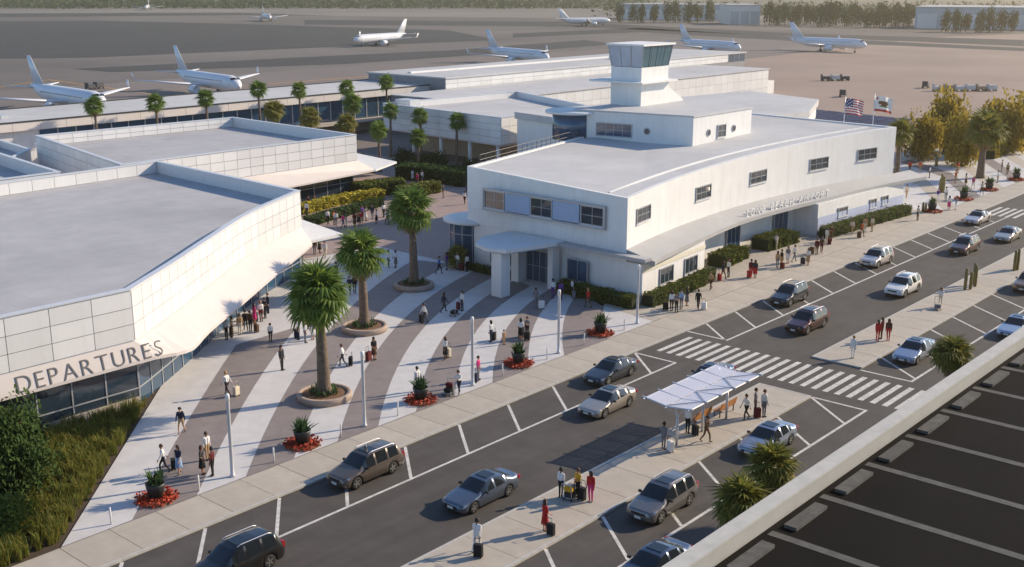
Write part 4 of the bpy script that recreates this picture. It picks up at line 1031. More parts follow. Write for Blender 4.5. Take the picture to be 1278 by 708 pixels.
# ------------------------------------------------------------------ cars
def interp(tab, x):
    xs = [a for a, _ in tab]; ys = [b for _, b in tab]; return float(np.interp(x, xs, ys))
def smooth_tab(tab, x, k=0.07):
    return sum(interp(tab, x+d)*w_ for d, w_ in ((-k,0.25),(0,0.5),(k,0.25)))
SPEC = {
 'sedan': dict(L=4.82, top=[(0,0.60),(0.10,0.70),(0.9,0.84),(1.38,0.92),(2.12,1.36),(2.55,1.44),(3.05,1.43),(3.55,1.34),(4.18,1.07),(4.68,1.04),(4.82,0.95)],
    belt=[(0,0.52),(0.3,0.64),(1.38,0.86),(4.1,0.97),(4.82,0.86)], w=[(0,0.60),(0.10,0.76),(0.35,0.86),(0.9,0.905),(2.4,0.92),(4.2,0.90),(4.6,0.84),(4.75,0.76),(4.82,0.66)],
    roofw=0.60, ws=(1.40,2.14), rw=(3.52,4.16), pil=[(2.60,2.72),(3.50,3.62)], sw=(1.62,3.92), wheels=(0.93,3.75), r=0.33, low=0.20),
 'suv': dict(L=4.75, top=[(0,0.70),(0.08,0.84),(0.85,0.99),(1.22,1.06),(1.85,1.55),(2.25,1.68),(3.3,1.70),(4.1,1.64),(4.32,1.58),(4.60,1.15),(4.70,1.02),(4.75,0.92)],
    belt=[(0,0.60),(0.3,0.76),(1.25,0.98),(4.4,1.08),(4.75,0.86)], w=[(0,0.66),(0.08,0.80),(0.3,0.89),(0.9,0.93),(2.4,0.945),(4.2,0.93),(4.6,0.88),(4.75,0.78)],
    roofw=0.66, ws=(1.24,1.95), rw=(4.20,4.58), pil=[(2.38,2.50),(3.34,3.46)], sw=(1.48,4.20), wheels=(0.90,3.72), r=0.37, low=0.26),
}
CARM = {}
def car_parts(kind):
    S = SPEC[kind]; L = S['L']
    xs = sorted(set([0, 0.03, 0.08, L-0.03, L-0.08, L] + [round(0.15+i*(L-0.3)/54, 4) for i in range(55)] + [S['ws'][0], S['ws'][1], S['rw'][0], S['rw'][1], S['sw'][0], S['sw'][1]] + [v for p in S['pil'] for v in p]))
    rows = []
    for x in xs:
        zt = smooth_tab(S['top'], x) if 0.1 < x < L-0.1 else interp(S['top'], x)
        zb = min(interp(S['belt'], x), zt-0.05); w_ = smooth_tab(S['w'], x) if 0.1 < x < L-0.1 else interp(S['w'], x)
        zl = S['low'] + (0.10*(1-x/0.25) if x < 0.25 else 0) + (0.12*(1-(L-x)/0.25) if L-x < 0.25 else 0)
        for wx in S['wheels']:
            d = abs(x-wx); ra = S['r']+0.055
            if d < ra: zl = max(zl, S['r'] + math.sqrt(ra*ra-d*d)*0.98)
        zm = max(0.52*zb/0.8+0.08, zl+0.03); zm = min(zm, zb-0.04)
        cab = max(0.0, min(1.0, (zt-zb-0.06)/(1.43-0.95 if kind == 'sedan' else 1.68-1.05)))
        ye = (1-cab)*w_*0.80 + cab*S['roofw']; ze = zt - (0.035 if cab < 0.2 else 0.055)
        ys = [(w_-0.05, zl), (w_-0.012, zl+0.025), (w_, zm), (w_*0.985, (zm+zb)/2+0.02), (w_*0.955, zb), ((w_*0.95+ye)/2, (zb+ze)/2 + 0.02*cab), (ye, ze), (ye*0.86, zt-0.012), (ye*0.45, zt-0.001), (0, zt)]
        rows.append([(x, y, z) for y, z in ys])
    NP = len(rows[0]); V = []; idx = {}
    for i, rr in enumerate(rows):
        for j, p in enumerate(rr):
            for s in (1, -1):
                if s == -1 and j == NP-1: idx[(i,j,-1)] = idx[(i,j,1)]; continue
                idx[(i,j,s)] = len(V); V.append((L/2-p[0], p[1]*s, p[2]))
    groups = {}
    def addf(key, f): groups.setdefault(key, []).append(f)
    for i in range(len(rows)-1):
        xm = (xs[i]+xs[i+1])/2
        for j in range(NP-1):
            key = 'body'
            if j >= 6 and S['ws'][0] < xm < S['ws'][1]: key = 'windscreen'
            elif j >= 6 and S['rw'][0] < xm < S['rw'][1]: key = 'rear_window'
            elif j in (4,5) and S['sw'][0] < xm < S['sw'][1] and not any(a < xm < b for a, b in S['pil']): key = 'side'
            elif j == 0: key = 'sill'
            for s in (1,-1):
                f = (idx[(i,j,s)], idx[(i+1,j,s)], idx[(i+1,j+1,s)], idx[(i,j+1,s)])
                if s == 1: f = f[::-1]
                f = tuple(dict.fromkeys(f))
                k2 = key
                if key == 'side':
                    seg = 0 if xm < S['pil'][0][0] else (1 if xm < S['pil'][1][0] else 2); k2 = ('side', s, seg)
                addf(k2, f)
    for i, fl in ((0, False), (len(rows)-1, True)):
        a = [idx[(i,j,1)] for j in range(NP)] + [idx[(i,j,-1)] for j in range(NP-2,-1,-1)]
        addf('body', tuple(a if fl else a[::-1]))
    return V, groups
def submesh(V, faces, name, mats, smooth=True, mi=None):
    used = sorted(set(k for f in faces for k in f)); mp = {k: n_ for n_, k in enumerate(used)}
    me = bpy.data.meshes.new(name); me.from_pydata([V[k] for k in used], [], [tuple(mp[k] for k in f) for f in faces])
    for m in mats: me.materials.append(m)
    if mi: me.polygons.foreach_set('material_index', mi)
    if smooth: me.polygons.foreach_set('use_smooth', [True]*len(faces))
    me.update(); return me
def car_protos(kind):
    S = SPEC[kind]; V, G = car_parts(kind); L = S['L']; out = []
    bf = G['body'] + G['sill']; bm = submesh(V, bf, 'body', [M['white'], M['trim']], True, [0]*len(G['body'])+[1]*len(G['sill']))
    out.append(('body', bm, None)); ub = MB(); ub.box(-L/2+0.15, L/2-0.15, -0.74, 0.74, S['low']-0.03, S['low']+0.33); out.append(('underbody', ub.mesh('underbody', M['trim']), None))
    out.append(('windscreen', submesh(V, G['windscreen'], 'windscreen', [M['cglass']]), None)); out.append(('rear_window', submesh(V, G['rear_window'], 'rear_window', [M['cglass']]), None))
    for k in G:
        if isinstance(k, tuple): out.append(('side_window', submesh(V, G[k], 'side_window', [M['cglass']]), None))
    r = S['r']; ty = MB(); ty.lathe([(r*0.66,-0.10),(r*0.93,-0.11),(r,-0.07),(r,0.07),(r*0.93,0.11),(r*0.66,0.10)], 22, (0,0,0), 0, 'y'); ty = ty.mesh('tyre', M['tyre'], True)
    ri = MB()
    for s in (1,-1): ri.lathe([(r*0.66,s*0.085),(r*0.60,s*0.10),(r*0.55,s*0.075),(r*0.12,s*0.088),(0.01,s*0.09)], 20, (0,0,0), 0, 'y')
    for k in range(5):
        a = k*1.2566
        for s in (1,-1): ri.cbox((math.cos(a)*r*0.35, s*0.092, math.sin(a)*r*0.35), (r*0.5,0.02,r*0.14), 0, Matrix.Rotation(-a,3,'Y'))
    ri = ri.mesh('rim', M['rim'])
    for wx in S['wheels']:
        for s in (1,-1): out.append(('wheel', ty, ((L/2-wx, s*0.80, r), [('rim', ri)])))
    zt = interp(S['top'], 0.12)
    for s in (1,-1):
        h = MB(); x0 = L/2; h.add([(x0-0.05,s*0.50,zt-0.20),(x0-0.20,s*0.80,zt-0.20),(x0-0.38,s*0.875,zt-0.10),(x0-0.40,s*0.84,zt-0.02),(x0-0.22,s*0.72,zt-0.03),(x0-0.035,s*0.50,zt-0.09)], [(0,1,2,3,4,5) if s == 1 else (5,4,3,2,1,0)])
        h.add([(v[0]+0.012, v[1]+s*0.015, v[2]+0.012) for v in h.v], [(0,1,2,3,4,5) if s == 1 else (5,4,3,2,1,0)]); out.append(('headlight', h.mesh('headlight', M['hlamp']), None))
        zr_ = interp(S['top'], L-0.1)
        t_ = MB(); t_.cbox((-L/2+0.10, s*0.68, zr_-0.16), (0.16,0.30,0.18 if kind == 'sedan' else 0.34)); out.append(('taillight', t_.mesh('taillight', M['tlamp']), None))
        m_ = MB(); zc = interp(S['belt'], S['ws'][0]+0.35)+0.08; m_.cbox((L/2-S['ws'][0]-0.42, s*1.0, zc), (0.12,0.17,0.12)); out.append(('mirror', m_.mesh('mirror', M['trim']), None))
    gr = MB(); gr.cbox((L/2-0.02, 0, zt-0.20), (0.08,0.86,0.13)); gr.cbox((L/2-0.02,0,0.34), (0.09,1.0,0.12)); out.append(('grille', gr.mesh('grille', M['trim']), None))
    pl = MB(); pl.cbox((L/2+0.03,0,0.45), (0.02,0.40,0.14)); out.append(('licence_plate', pl.mesh('licence_plate', M['plate']), None))
    sx = L/2 - (S['ws'][1]+0.62); zt = smooth_tab(S['top'], S['ws'][1]+0.62)
    sr = MB(); sr.cbox((sx, 0, zt+0.003), (0.72,0.84,0.02)); out.append(('sunroof', sr.mesh('sunroof', M['cglass']), None))
    if kind == 'suv':
        for s in (1,-1):
            rr = MB(); rr.tube([(L/2-2.1,s*0.60,1.70),(L/2-2.3,s*0.60,1.76),(L/2-3.9,s*0.60,1.74),(L/2-4.1,s*0.60,1.67)], 0.025, 6); out.append(('roof_rail', rr.mesh('roof_rail', M['rim']), None))
    return out
PROTO = {k: car_protos(k) for k in SPEC}
def car(kind, pos, label, pm, rz=math.pi, group='cars'):
    t = thing('car', label, 'car', pos, rz, group)
    for name, me, ex in PROTO[kind]:
        o = link(name, me, t, ex[0] if ex else None)
        if name == 'body': o.material_slots[0].link = 'OBJECT'; o.material_slots[0].material = pm
        if ex:
            for nn, mm in ex[1]: link(nn, mm, o)
    return t
PM = {k: carpaint(k, c, mt) for k, c, mt in (('black',(18,19,22),0.2),('bronze',(108,98,90),0.6),('steel',(92,104,122),0.6),('slate',(52,60,72),0.5),('silver',(178,170,160),0.6),('dark',(34,38,46),0.4),
    ('maroon',(66,22,22),0.4),('white',(226,224,220),0.0),('brown',(92,58,44),0.5),('pale',(196,188,184),0.5),('blue',(142,156,178),0.5),('grey',(120,118,118),0.6),('ice',(168,182,202),0.5),('tan',(150,110,84),0.5),('cobalt',(66,80,102),0.5))}  # the blue entry is silver with the sky's reflection painted into its colour
CARS = [('suv',294,700,'black','black car cut by the bottom edge, parked at the kerb'), ('suv',456,582,'bronze','bronze-grey SUV parked at the kerb left of the white bay lines'), ('sedan',600,610,'steel','blue-grey sedan driving alone in the middle of the road'),
 ('sedan',762,461,'slate','dark slate sedan parked at the kerb just before the crosswalk'), ('sedan',758,499,'silver','silver sedan driving beside the parked dark sedan'), ('suv',985,368,'dark','dark blue-black SUV parked in the bay just past the crosswalk'),
 ('suv',1007,401,'maroon','dark maroon SUV driving beside the parked dark SUV'), ('suv',1094,322,'pale','pale silver SUV parked in the bay ahead of the white SUV'), ('suv',1127,357,'white','white SUV driving past the far median'),
 ('suv',1204,307,'brown','brown SUV driving in front of the farthest silver cars'), ('sedan',1220,271,'pale','pale sedan parked in the farthest visible bay'), ('sedan',1258,292,'silver','silver sedan driving at the right edge of the road'),
 ('sedan',1141,436,'blue','sky-tinted silver sedan parked at the far median beside the crosswalk'), ('suv',827,622,'grey','grey SUV parked at the near median'), ('sedan',958,546,'blue','sky-tinted silver sedan parked at the near median below the benches'),
 ('sedan',815,704,'cobalt','dark blue sedan cut by the bottom edge beside the parapet'), ('sedan',885,469,'cobalt','blue sedan half hidden behind the shelter roof'), ('sedan',1269,406,'ice','white sedan half hidden by the parapet at the right'), ('suv',1285,352,'tan','tan SUV cut by the right edge at the far median'), ('sedan',1112,544,'dark','dark sedan hidden behind the parapet, only its shadow showing')]
for kind, px, py, col, lab in CARS:
    p = g(px, py, 0.55); Y = p.y
    car(kind, (p.x, p.y, ROADZ+0.004), lab, PM[col], math.pi + random.uniform(-0.02,0.02))

# ------------------------------------------------------------------ aircraft
def foil(mb, root, tip, cr, ct, thick, up=Vector((0,0,1))):
    n_ = 8; A = []; B = []
    for k in range(n_):
        a = 2*math.pi*k/n_; x = -(1-math.cos(a))/2; z = math.sin(a)*0.5*(1+0.6*math.cos(a))
        A.append(Vector(root)+Vector((x*cr,0,0))+up*z*thick*cr); B.append(Vector(tip)+Vector((x*ct,0,0))+up*z*thick*ct)
    mb.add(A+B, [(k,(k+1) % n_,n_+(k+1) % n_,n_+k) for k in range(n_)] + [tuple(range(n_-1,-1,-1)), tuple(range(n_,2*n_))])
def aircraft_protos():
    out = []; R0 = 2.0
    prof = [(0.02,18.6,-0.55),(0.45,18.4,-0.5),(0.95,17.9,-0.38),(1.4,17.1,-0.22),(1.75,15.9,-0.08),(R0,14.0,0),(R0,-7,0),(1.85,-10,0.12),(1.5,-13,0.42),(0.95,-16,0.85),(0.35,-18.6,1.2)]
    mb = MB(); n_ = 20; vs = []
    for r, x, dz in prof:
        for k in range(n_): a = 2*math.pi*k/n_; vs.append((x, r*math.cos(a), 3.6+dz+r*math.sin(a)))
    fs = [(i*n_+k, i*n_+(k+1) % n_, (i+1)*n_+(k+1) % n_, (i+1)*n_+k) for i in range(len(prof)-1) for k in range(n_)] + [tuple(range(n_)), tuple(range(len(prof)*n_-1, (len(prof)-1)*n_-1, -1))]
    mb.add(vs, fs); out.append(('fuselage', mb, 'plane', True))
    for s in (1,-1):
        mb = MB(); foil(mb, (4.5,s*1.5,2.5), (-4.0,s*17.2,4.1), 7.0, 1.7, 0.11); out.append(('wing', mb, 'plane', True))
        mb = MB(); foil(mb, (-4.2,s*17.1,4.05), (-5.3,s*17.5,5.9), 1.7, 0.7, 0.09, Vector((0,1,0))); out.append(('winglet', mb, 'plane', True))
        mb = MB(); foil(mb, (-14.2,s*0.6,4.6), (-17.4,s*6.2,5.1), 3.6, 1.4, 0.10); out.append(('tailplane', mb, 'plane', True))
        mb = MB(); mb.lathe([(0.75,-1.9),(1.05,-0.9),(1.15,0.6),(1.05,1.7),(0.9,1.75),(0.85,1.2),(0.1,1.0)], 18, (4.2,s*5.6,1.75), 0, 'x'); out.append(('engine', mb, 'plane', True))
        mb = MB(); mb.tube([(-0.8,s*3.6,2.6),(-0.8,s*3.6,0.55)], 0.16, 8); mb.lathe([(0.55,-0.42),(0.55,0.42)], 14, (-0.8,s*3.6,0.55), 0, 'y'); out.append(('main_gear', mb, 'tyre', False))
        mb = MB()
        for k in range(26):
            x = 12.6-k*0.86; mb.box(x-0.13,x+0.13, s*1.985-0.02, s*1.985+0.02, 3.95,4.25)
        mb.add([(v[0],v[1],v[2]) for v in []], []); out.append(('window_row', mb, 'cglass', False))
        mb = MB(); mb.add([(17.25,s*0.15,4.72),(16.6,s*1.15,4.55),(16.15,s*1.35,4.95),(16.7,s*0.15,5.14)], [(0,1,2,3)]); mb.add([(v[0]+0.05,v[1],v[2]+0.07) for v in mb.v], [(0,1,2,3)]); out.append(('cockpit_window', mb, 'cglass', False))
    mb = MB(); foil(mb, (-11.2,0,5.3), (-17.4,0,11.6), 6.2, 2.2, 0.09, Vector((0,1,0))); out.append(('tail_fin', mb, 'plane', True))
    mb = MB(); mb.tube([(13.4,0,2.2),(13.4,0,0.38)], 0.12, 8); mb.lathe([(0.38,-0.25),(0.38,0.25)], 12, (13.4,0,0.38), 0, 'y'); out.append(('nose_gear', mb, 'tyre', False))
    return [(n, mb.mesh(n, M[m], sm)) for n, mb, m, sm in out]
AC = aircraft_protos()
def aircraft(label, nose, tail, gy=None, scale=1.0):
    """nose / tail: photograph pixels of the nose tip and of the tail cone, both about 3.5 m up"""
    a = g(nose[0], nose[1], 3.3*scale); b = g(tail[0], tail[1], 4.6*scale); d = a-b; rz = math.atan2(d.y, d.x)
    c = (a+b)/2
    t = thing('aircraft', label, 'aircraft', (c.x,c.y,-0.12), rz, 'parked and taxiing aircraft')
    sc = scale; t.scale = (sc,sc,sc)
    for n, me in AC:
        o = link(n, me, t)
        if n == 'window_row': o['kind'] = 'stuff'
    return (round((a-b).length,1), label)
PL = [('white aircraft nosed toward the camera at the left edge, partly behind the concourse', (128,128),(40,107)), ('white aircraft second from left, nosing toward the concourse roof', (309,108),(212,88)), ('pale aircraft parked beyond the pavilion, nose to the right', (692,72),(602,60)),
      ('white aircraft facing left on the taxiway, alone on the dark tarmac', (436,50),(512,42)), ('small distant aircraft beyond the dark tarmac, nose to the right', (350,24),(317,16)), ('tiny white aircraft at the far left under the tree belt', (177,10),(190,6)), ('faint distant aircraft right of centre near the treeline', (752,26),(708,24)),
      ('aircraft half hidden behind the white gate building', (932,60),(842,50)), ('rightmost aircraft, alone on the bright apron with nose to the right', (1083,56),(985,48))]
for lab, nz, tl in PL: print('AIRCRAFT', aircraft(lab, nz, tl))

# apron vehicles: tug with baggage carts
def gse(label, px, py, n, rz, cols, group='apron baggage trains'):
    p = g(px, py, -0.12); t = thing('baggage_train', label, 'baggage train', (p.x,p.y,-0.116), rz, group)
    for k in range(n):
        x = k*2.9; mb = MB(); mb.box(x-1.3,x+1.3,-0.8,0.8,0.45,0.6); mb.box(x-1.25,x-1.1,-0.75,0.75,0.62,1.9); mb.box(x-1.05,x+1.2,-0.7,0.7,0.62,1.3+0.3*(k % 2)); mb.build('cart' if k else 'tug', cols[k % len(cols)], t)
        for dx in (-0.9,0.9):
            for s in (-1,1): w_ = MB(); w_.lathe([(0.25,-0.1),(0.25,0.1)], 10, (x+dx,s*0.7,0.25), 0, 'y'); w_.build('wheel', M['tyre'], t)
        if k: h = MB(); h.box(x-1.62,x-1.3,-0.05,0.05,0.4,0.5); h.build('hitch', M['darkmetal'], t)
G1 = mat('cart_white', (0.6,0.58,0.56), 0.5, 0.05); G2 = mat('cart_dark', (0.05,0.05,0.06), 0.5, 0.05); G3 = mat('cart_tan', (0.40,0.28,0.20), 0.6, 0.1)
gse('dark service vehicles parked on the bright apron behind the gate building', 1030, 101, 3, -0.80, [G2,G1,G2])
gse('small dark tug on the bright apron above the pergola', 1052, 121, 1, 0.3, [G2])
gse('long row of pale baggage carts on the bright apron at right', 1170, 114, 6, -0.83, [G1,G3,G1])
gse('single dark tug left of the baggage carts', 1155, 110, 1, 0.2, [G2])
gse('dark tug by the concourse roof beyond the pavilion', 522, 97, 2, -0.7, [G2,G1])
gse('two small carts beside the pale aircraft nose', 722, 81, 2, -0.8, [G2,G1])
gse('dark tug behind the leftmost aircraft', 113, 112, 2, 0.2, [G2])

# ------------------------------------------------------------------ shelter, benches, lamps, bollards
sh = thing('bus_shelter', 'glass-roofed white steel shelter on the near median with two orange benches', 'shelter')
SX0, SX1, SY0, SY1, SZ = 54.9, 63.2, 33.75, 36.95, 2.9
def slope(x): return SZ + 0.28*math.sin((x-SX0)/(SX1-SX0)*math.pi*4)**2*0.25
nbx = 5
for i in range(nbx):
    for j in range(2):
        x0 = SX0+(SX1-SX0)*i/nbx+0.05; x1 = SX0+(SX1-SX0)*(i+1)/nbx-0.05; y0 = SY0+(SY1-SY0)*j/2+0.05; y1 = SY0+(SY1-SY0)*(j+1)/2-0.05
        zc = SZ + (0.16 if j == 0 else 0.0); z2 = SZ + (0.0 if j == 0 else 0.16)
        mb = MB(); mb.add([(x0,y0,zc),(x1,y0,zc),(x1,y1,z2),(x0,y1,z2),(x0,y0,zc+0.03),(x1,y0,zc+0.03),(x1,y1,z2+0.03),(x0,y1,z2+0.03)], [(3,2,1,0),(4,5,6,7),(0,1,5,4),(1,2,6,5),(2,3,7,6),(3,0,4,7)]); mb.build('roof_pane', M['shglass'], sh)
for i in range(nbx+1):
    x = SX0+(SX1-SX0)*i/nbx; mb = MB(); mb.tube([(x,SY0-0.2,SZ+0.2),(x,(SY0+SY1)/2,SZ-0.02),(x,SY1+0.2,SZ+0.2)], 0.055, 6); mb.build('cross_beam', M['metal'], sh)
for y, zz in ((SY0,SZ+0.19),((SY0+SY1)/2,SZ+0.0),(SY1,SZ+0.19)):
    mb = MB(); mb.tube([(SX0-0.2,y,zz-0.06),(SX1+0.2,y,zz-0.06)], 0.06, 6); mb.build('long_beam', M['metal'], sh)
for x in (SX0+1.2, (SX0+SX1)/2, SX1-1.2):
    mb = MB(); mb.tube([(x,35.35,0),(x,35.35,SZ-0.9)], 0.08, 10); mb.build('post', M['metal'], sh, True)
    for dx, dy in ((0.9,1.1),(-0.9,1.1),(0.9,-1.1),(-0.9,-1.1)):
        mb = MB(); mb.tube([(x,35.35,SZ-0.95),(x+dx,35.35+dy,SZ+0.05)], 0.04, 6); mb.build('strut', M['metal'], sh)
for i in range(nbx):
    x0_ = SX0+(SX1-SX0)*i/nbx; x1_ = SX0+(SX1-SX0)*(i+1)/nbx; ym = (SY0+SY1)/2
    mb = MB(); mb.tube([(x0_,SY0,SZ+0.24),(x1_,ym,SZ+0.07)] if i % 2 else [(x1_,SY0,SZ+0.24),(x0_,ym,SZ+0.07)], 0.03, 6); mb.build('brace', M['metal'], sh)
def bench(label, pos, rz):
    t = thing('bench', label, 'bench', pos, rz, 'orange wooden benches')
    for k in range(4): mb = MB(); mb.box(-1.0,1.0,-0.24+k*0.125,-0.135+k*0.125,0.43,0.47); mb.build('seat_slat', M['wood'], t)
    for k in range(4): mb = MB(); mb.cbox((0,0.30+k*0.03,0.56+k*0.12), (2.0,0.03,0.10)); mb.build('back_slat', M['wood'], t)
    for x in (-0.85,0.85):
        for y in (-0.18,0.22): mb = MB(); mb.box(x-0.03,x+0.03,y-0.03,y+0.03,0,0.43); mb.build('leg', M['darkmetal'], t)
        mb = MB(); mb.tube([(x,0.26,0.40),(x,0.40,1.0)], 0.025, 6); mb.build('back_post', M['darkmetal'], t)
pb = g(872,528); bench('orange wooden bench at the left under the shelter roof', (pb.x,pb.y,0), math.pi)
pb = g(903,516); bench('orange wooden bench at the right under the shelter roof', (pb.x,pb.y,0), math.pi)
LAMPL = ['tall white light column nearest the planting bed', 'white light column left of the tall bronze-grey SUV and nearest palm', 'white light column beside the pink-clad traveller', 'white light column in front of the terminal porch', 'white light column at the terminal street corner']
lm = MB(); lm.lathe([(0.16,0),(0.16,0.1),(0.115,0.14),(0.105,1.2),(0.10,4.55),(0.09,4.6)], 14); lm = lm.mesh('shaft', M['metal'], True)
lc = MB(); lc.lathe([(0.12,4.6),(0.125,4.95),(0.09,5.05)], 14); lc = lc.mesh('lamp_cap', M['lettw'], True)
for lab, (x, y) in zip(LAMPL, ((35.4,52.15),(45.6,52.2),(55.8,52.2),(65.5,52.2),(76.0,52.2))):
    t = thing('light_column', lab, 'lamp post', (x,y,0), 0, 'light columns along the plaza'); link('shaft', lm, t); link('lamp_cap', lc, t)
bm_ = MB(); bm_.lathe([(0.055,0),(0.05,0.9),(0.035,0.95)], 10); bm_ = bm_.mesh('bollard', M['lettw'], True)
BL = [(27.6,'by the corner of the planting bed'),(33.0,'between the nearest pot and the first light column'),(38.2,'between the first light column and the second pot'),(43.4,'left of the second light column'),(48.3,'between the second light column and the third pot'),(53.6,'between the third pot and the third light column'),(58.7,'right of the third light column'),(63.8,'left of the fourth light column'),(68.4,'between the fourth light column and the last pot'),(73.8,'between the last pot and the corner light column')]
for x, lab in BL: tag(link('bollard', bm_, None, (x,51.95,0)), 'slim white bollard ' + lab, 'bollard', 'slim white bollards along the plaza edge')
# ------------------------------------------------------------------ people
def capsule(mb, p0, p1, r0, r1, n=10):
    p0, p1 = Vector(p0), Vector(p1); d = (p1-p0)
    if d.length < 1e-5: d = Vector((0,0,1e-4))
    u = d.normalized(); pts = []; rs = []
    for t in (-1.0,-0.7,-0.3): pts.append(p0+u*r0*t); rs.append(max(0.002, r0*math.sqrt(max(0,1-t*t))))
    pts.append(p0); rs.append(r0); pts.append(p1); rs.append(r1)
    for t in (0.3,0.7,1.0): pts.append(p1+u*r1*t); rs.append(max(0.002, r1*math.sqrt(max(0,1-t*t))))
    mb.tube(pts, rs, n)
REG = {'skin':0,'top':1,'bottom':2,'shoe':3,'dark':4}
def body_mesh(name, pose):
    """one continuous figure (facing +X) grown from tapered limbs, then voxel-fused"""
    C = []
    def cap(a, b, r0, r1, reg): C.append((Vector(a), Vector(b), r0, r1, REG[reg]))
    lean = pose.get('lean', 0.0); hipz = 0.93 - pose.get('drop', 0.0)
    hip = Vector((0,0,hipz)); chest = hip + Vector((lean*0.42,0,0.42)); neck = chest + Vector((lean*0.08,0,0.13)); head = neck + Vector((lean*0.12+0.02,0,0.19))
    # torso
    for s in (1,-1):
        cap(hip+Vector((0,s*0.075,0.0)), hip+Vector((0.0,s*0.085,0.10)), 0.105, 0.10, 'bottom')
        cap(hip+Vector((0,s*0.07,0.12)), chest+Vector((0,s*0.085,0.0)), 0.098, 0.112, 'top')
        cap(chest+Vector((0,s*0.06,0.06)), chest+Vector((0,s*0.175,0.07)), 0.085, 0.062, 'top')
    cap(neck-Vector((0,0,0.05)), neck+Vector((0.01,0,0.07)), 0.054, 0.050, 'skin')
    cap(head+Vector((-0.012,0,0.02)), head+Vector((-0.005,0,0.035)), 0.094, 0.090, 'skin'); cap(head+Vector((0.03,0,-0.07)), head+Vector((0.02,0,-0.03)), 0.055, 0.07, 'skin')
    cap(head+Vector((0.095,0,0.0)), head+Vector((0.10,0,-0.025)), 0.012, 0.017, 'skin')
    for s in (1,-1): cap(head+Vector((-0.01,s*0.088,0.0)), head+Vector((-0.012,s*0.09,-0.03)), 0.018, 0.014, 'skin')
    long_sleeve = pose.get('sleeve', True)
    for s, arm in ((1, pose['armL']), (-1, pose['armR'])):
        sh_ = chest + Vector((0,s*0.19,0.06)); el = sh_ + Vector(arm[0]); wr = el + Vector(arm[1])
        cap(sh_, el, 0.056, 0.044, 'top'); cap(el, wr, 0.042, 0.030, 'top' if long_sleeve else 'skin')
        d = Vector(arm[1]).normalized(); side = d.cross(Vector((1,0,0)) if abs(d.x) < 0.8 else Vector((0,0,1))).normalized(); fwd = d.cross(side).normalized()
        if fwd.x < 0: fwd = -fwd
        pm = wr + d*0.085; cap(wr, pm, 0.028, 0.034, 'skin')
        for k, (o_, l_) in enumerate(((-0.030,0.075),(-0.010,0.086),(0.010,0.080),(0.029,0.062))):
            b_ = pm + fwd*o_ + d*0.012; m_ = b_ + d*l_*0.5 - side*s*0.006; cap(b_, m_, 0.0105, 0.010, 'skin'); cap(m_, m_ + d*l_*0.5 - side*s*0.02, 0.010, 0.009, 'skin')
        th = wr + d*0.03 + fwd*0.028; cap(th, th + fwd*0.035 + d*0.03, 0.012, 0.011, 'skin'); cap(th+fwd*0.035+d*0.03, th+fwd*0.04+d*0.062, 0.011, 0.0095, 'skin')
    for s, leg in ((1, pose['legL']), (-1, pose['legR'])):
        h = hip + Vector((0,s*0.09,-0.02)); kn = h + Vector(leg[0]); an = kn + Vector(leg[1])
        cap(h, kn, 0.088, 0.058, 'bottom'); mid = kn.lerp(an, 0.35)
        bare = pose.get('skirt') or pose.get('shorts')
        cap(kn, mid, 0.054, 0.056, 'skin' if bare else 'bottom'); cap(mid, an, 0.056 if not bare else 0.052, 0.040, 'skin' if bare else 'bottom')
        t_ = R(leg[2]); fx = Vector((math.cos(t_),0,math.sin(t_))); cap(an+Vector((-0.03,0,-0.035)), an+fx*0.15+Vector((0,s*0.012,-0.042)), 0.040, 0.034, 'shoe')
    if pose.get('skirt'):
        zlow = hipz-0.50
        for k in range(12):
            a = k*0.5236; cap(hip+Vector((0.09*math.cos(a),0.13*math.sin(a),0.06)), Vector((0.17*math.cos(a),0.19*math.sin(a),zlow)), 0.045, 0.032, 'bottom')
    if pose.get('pack'):
        cap(chest+Vector((-0.17,0.05,-0.22)), chest+Vector((-0.17,0.05,0.03)), 0.11, 0.10, 'dark'); cap(chest+Vector((-0.17,-0.05,-0.22)), chest+Vector((-0.17,-0.05,0.03)), 0.11, 0.10, 'dark')
    mb = MB()
    for a, b, r0, r1, _ in C: capsule(mb, a, b, r0, r1)
    me = mb.mesh('tmp', M['white']); o = link('tmp', me)
    md = o.modifiers.new('r', 'REMESH'); md.mode = 'VOXEL'; md.voxel_size = 0.0135; md.use_smooth_shade = True
    sm = o.modifiers.new('s', 'SMOOTH'); sm.factor = 0.4; sm.iterations = 2
    out = bpy.data.meshes.new_from_object(o.evaluated_get(bpy.context.evaluated_depsgraph_get())); out.name = name
    bpy.data.objects.remove(o); bpy.data.meshes.remove(me)
    nf = len(out.polygons); cen = np.empty(nf*3); out.polygons.foreach_get('center', cen); cen = cen.reshape(-1,3)
    best = np.full(nf, 9.0); reg = np.zeros(nf, dtype=np.int32)
    for a, b, r0, r1, rg in C:
        a_, b_ = np.array(a), np.array(b); d = b_-a_; t = np.clip(((cen-a_)@d)/max(1e-9,(d@d)), 0, 1)
        dist = np.linalg.norm(cen-(a_+t[:,None]*d), axis=1) - (r0+(r1-r0)*t); m_ = dist < best; best[m_] = dist[m_]; reg[m_] = rg
    for s in (1,-1):
        e = np.array(head)+np.array((0.088,s*0.034,0.015)); reg[np.linalg.norm(cen-e, axis=1) < 0.014] = 4
    zmin = min(v.co.z for v in out.vertices)
    for v in out.vertices: v.co.z -= zmin
    out.materials.clear()
    for k in range(5): out.materials.append(M['white'])
    out.polygons.foreach_set('material_index', reg); out.polygons.foreach_set('use_smooth', [True]*nf); out.update()
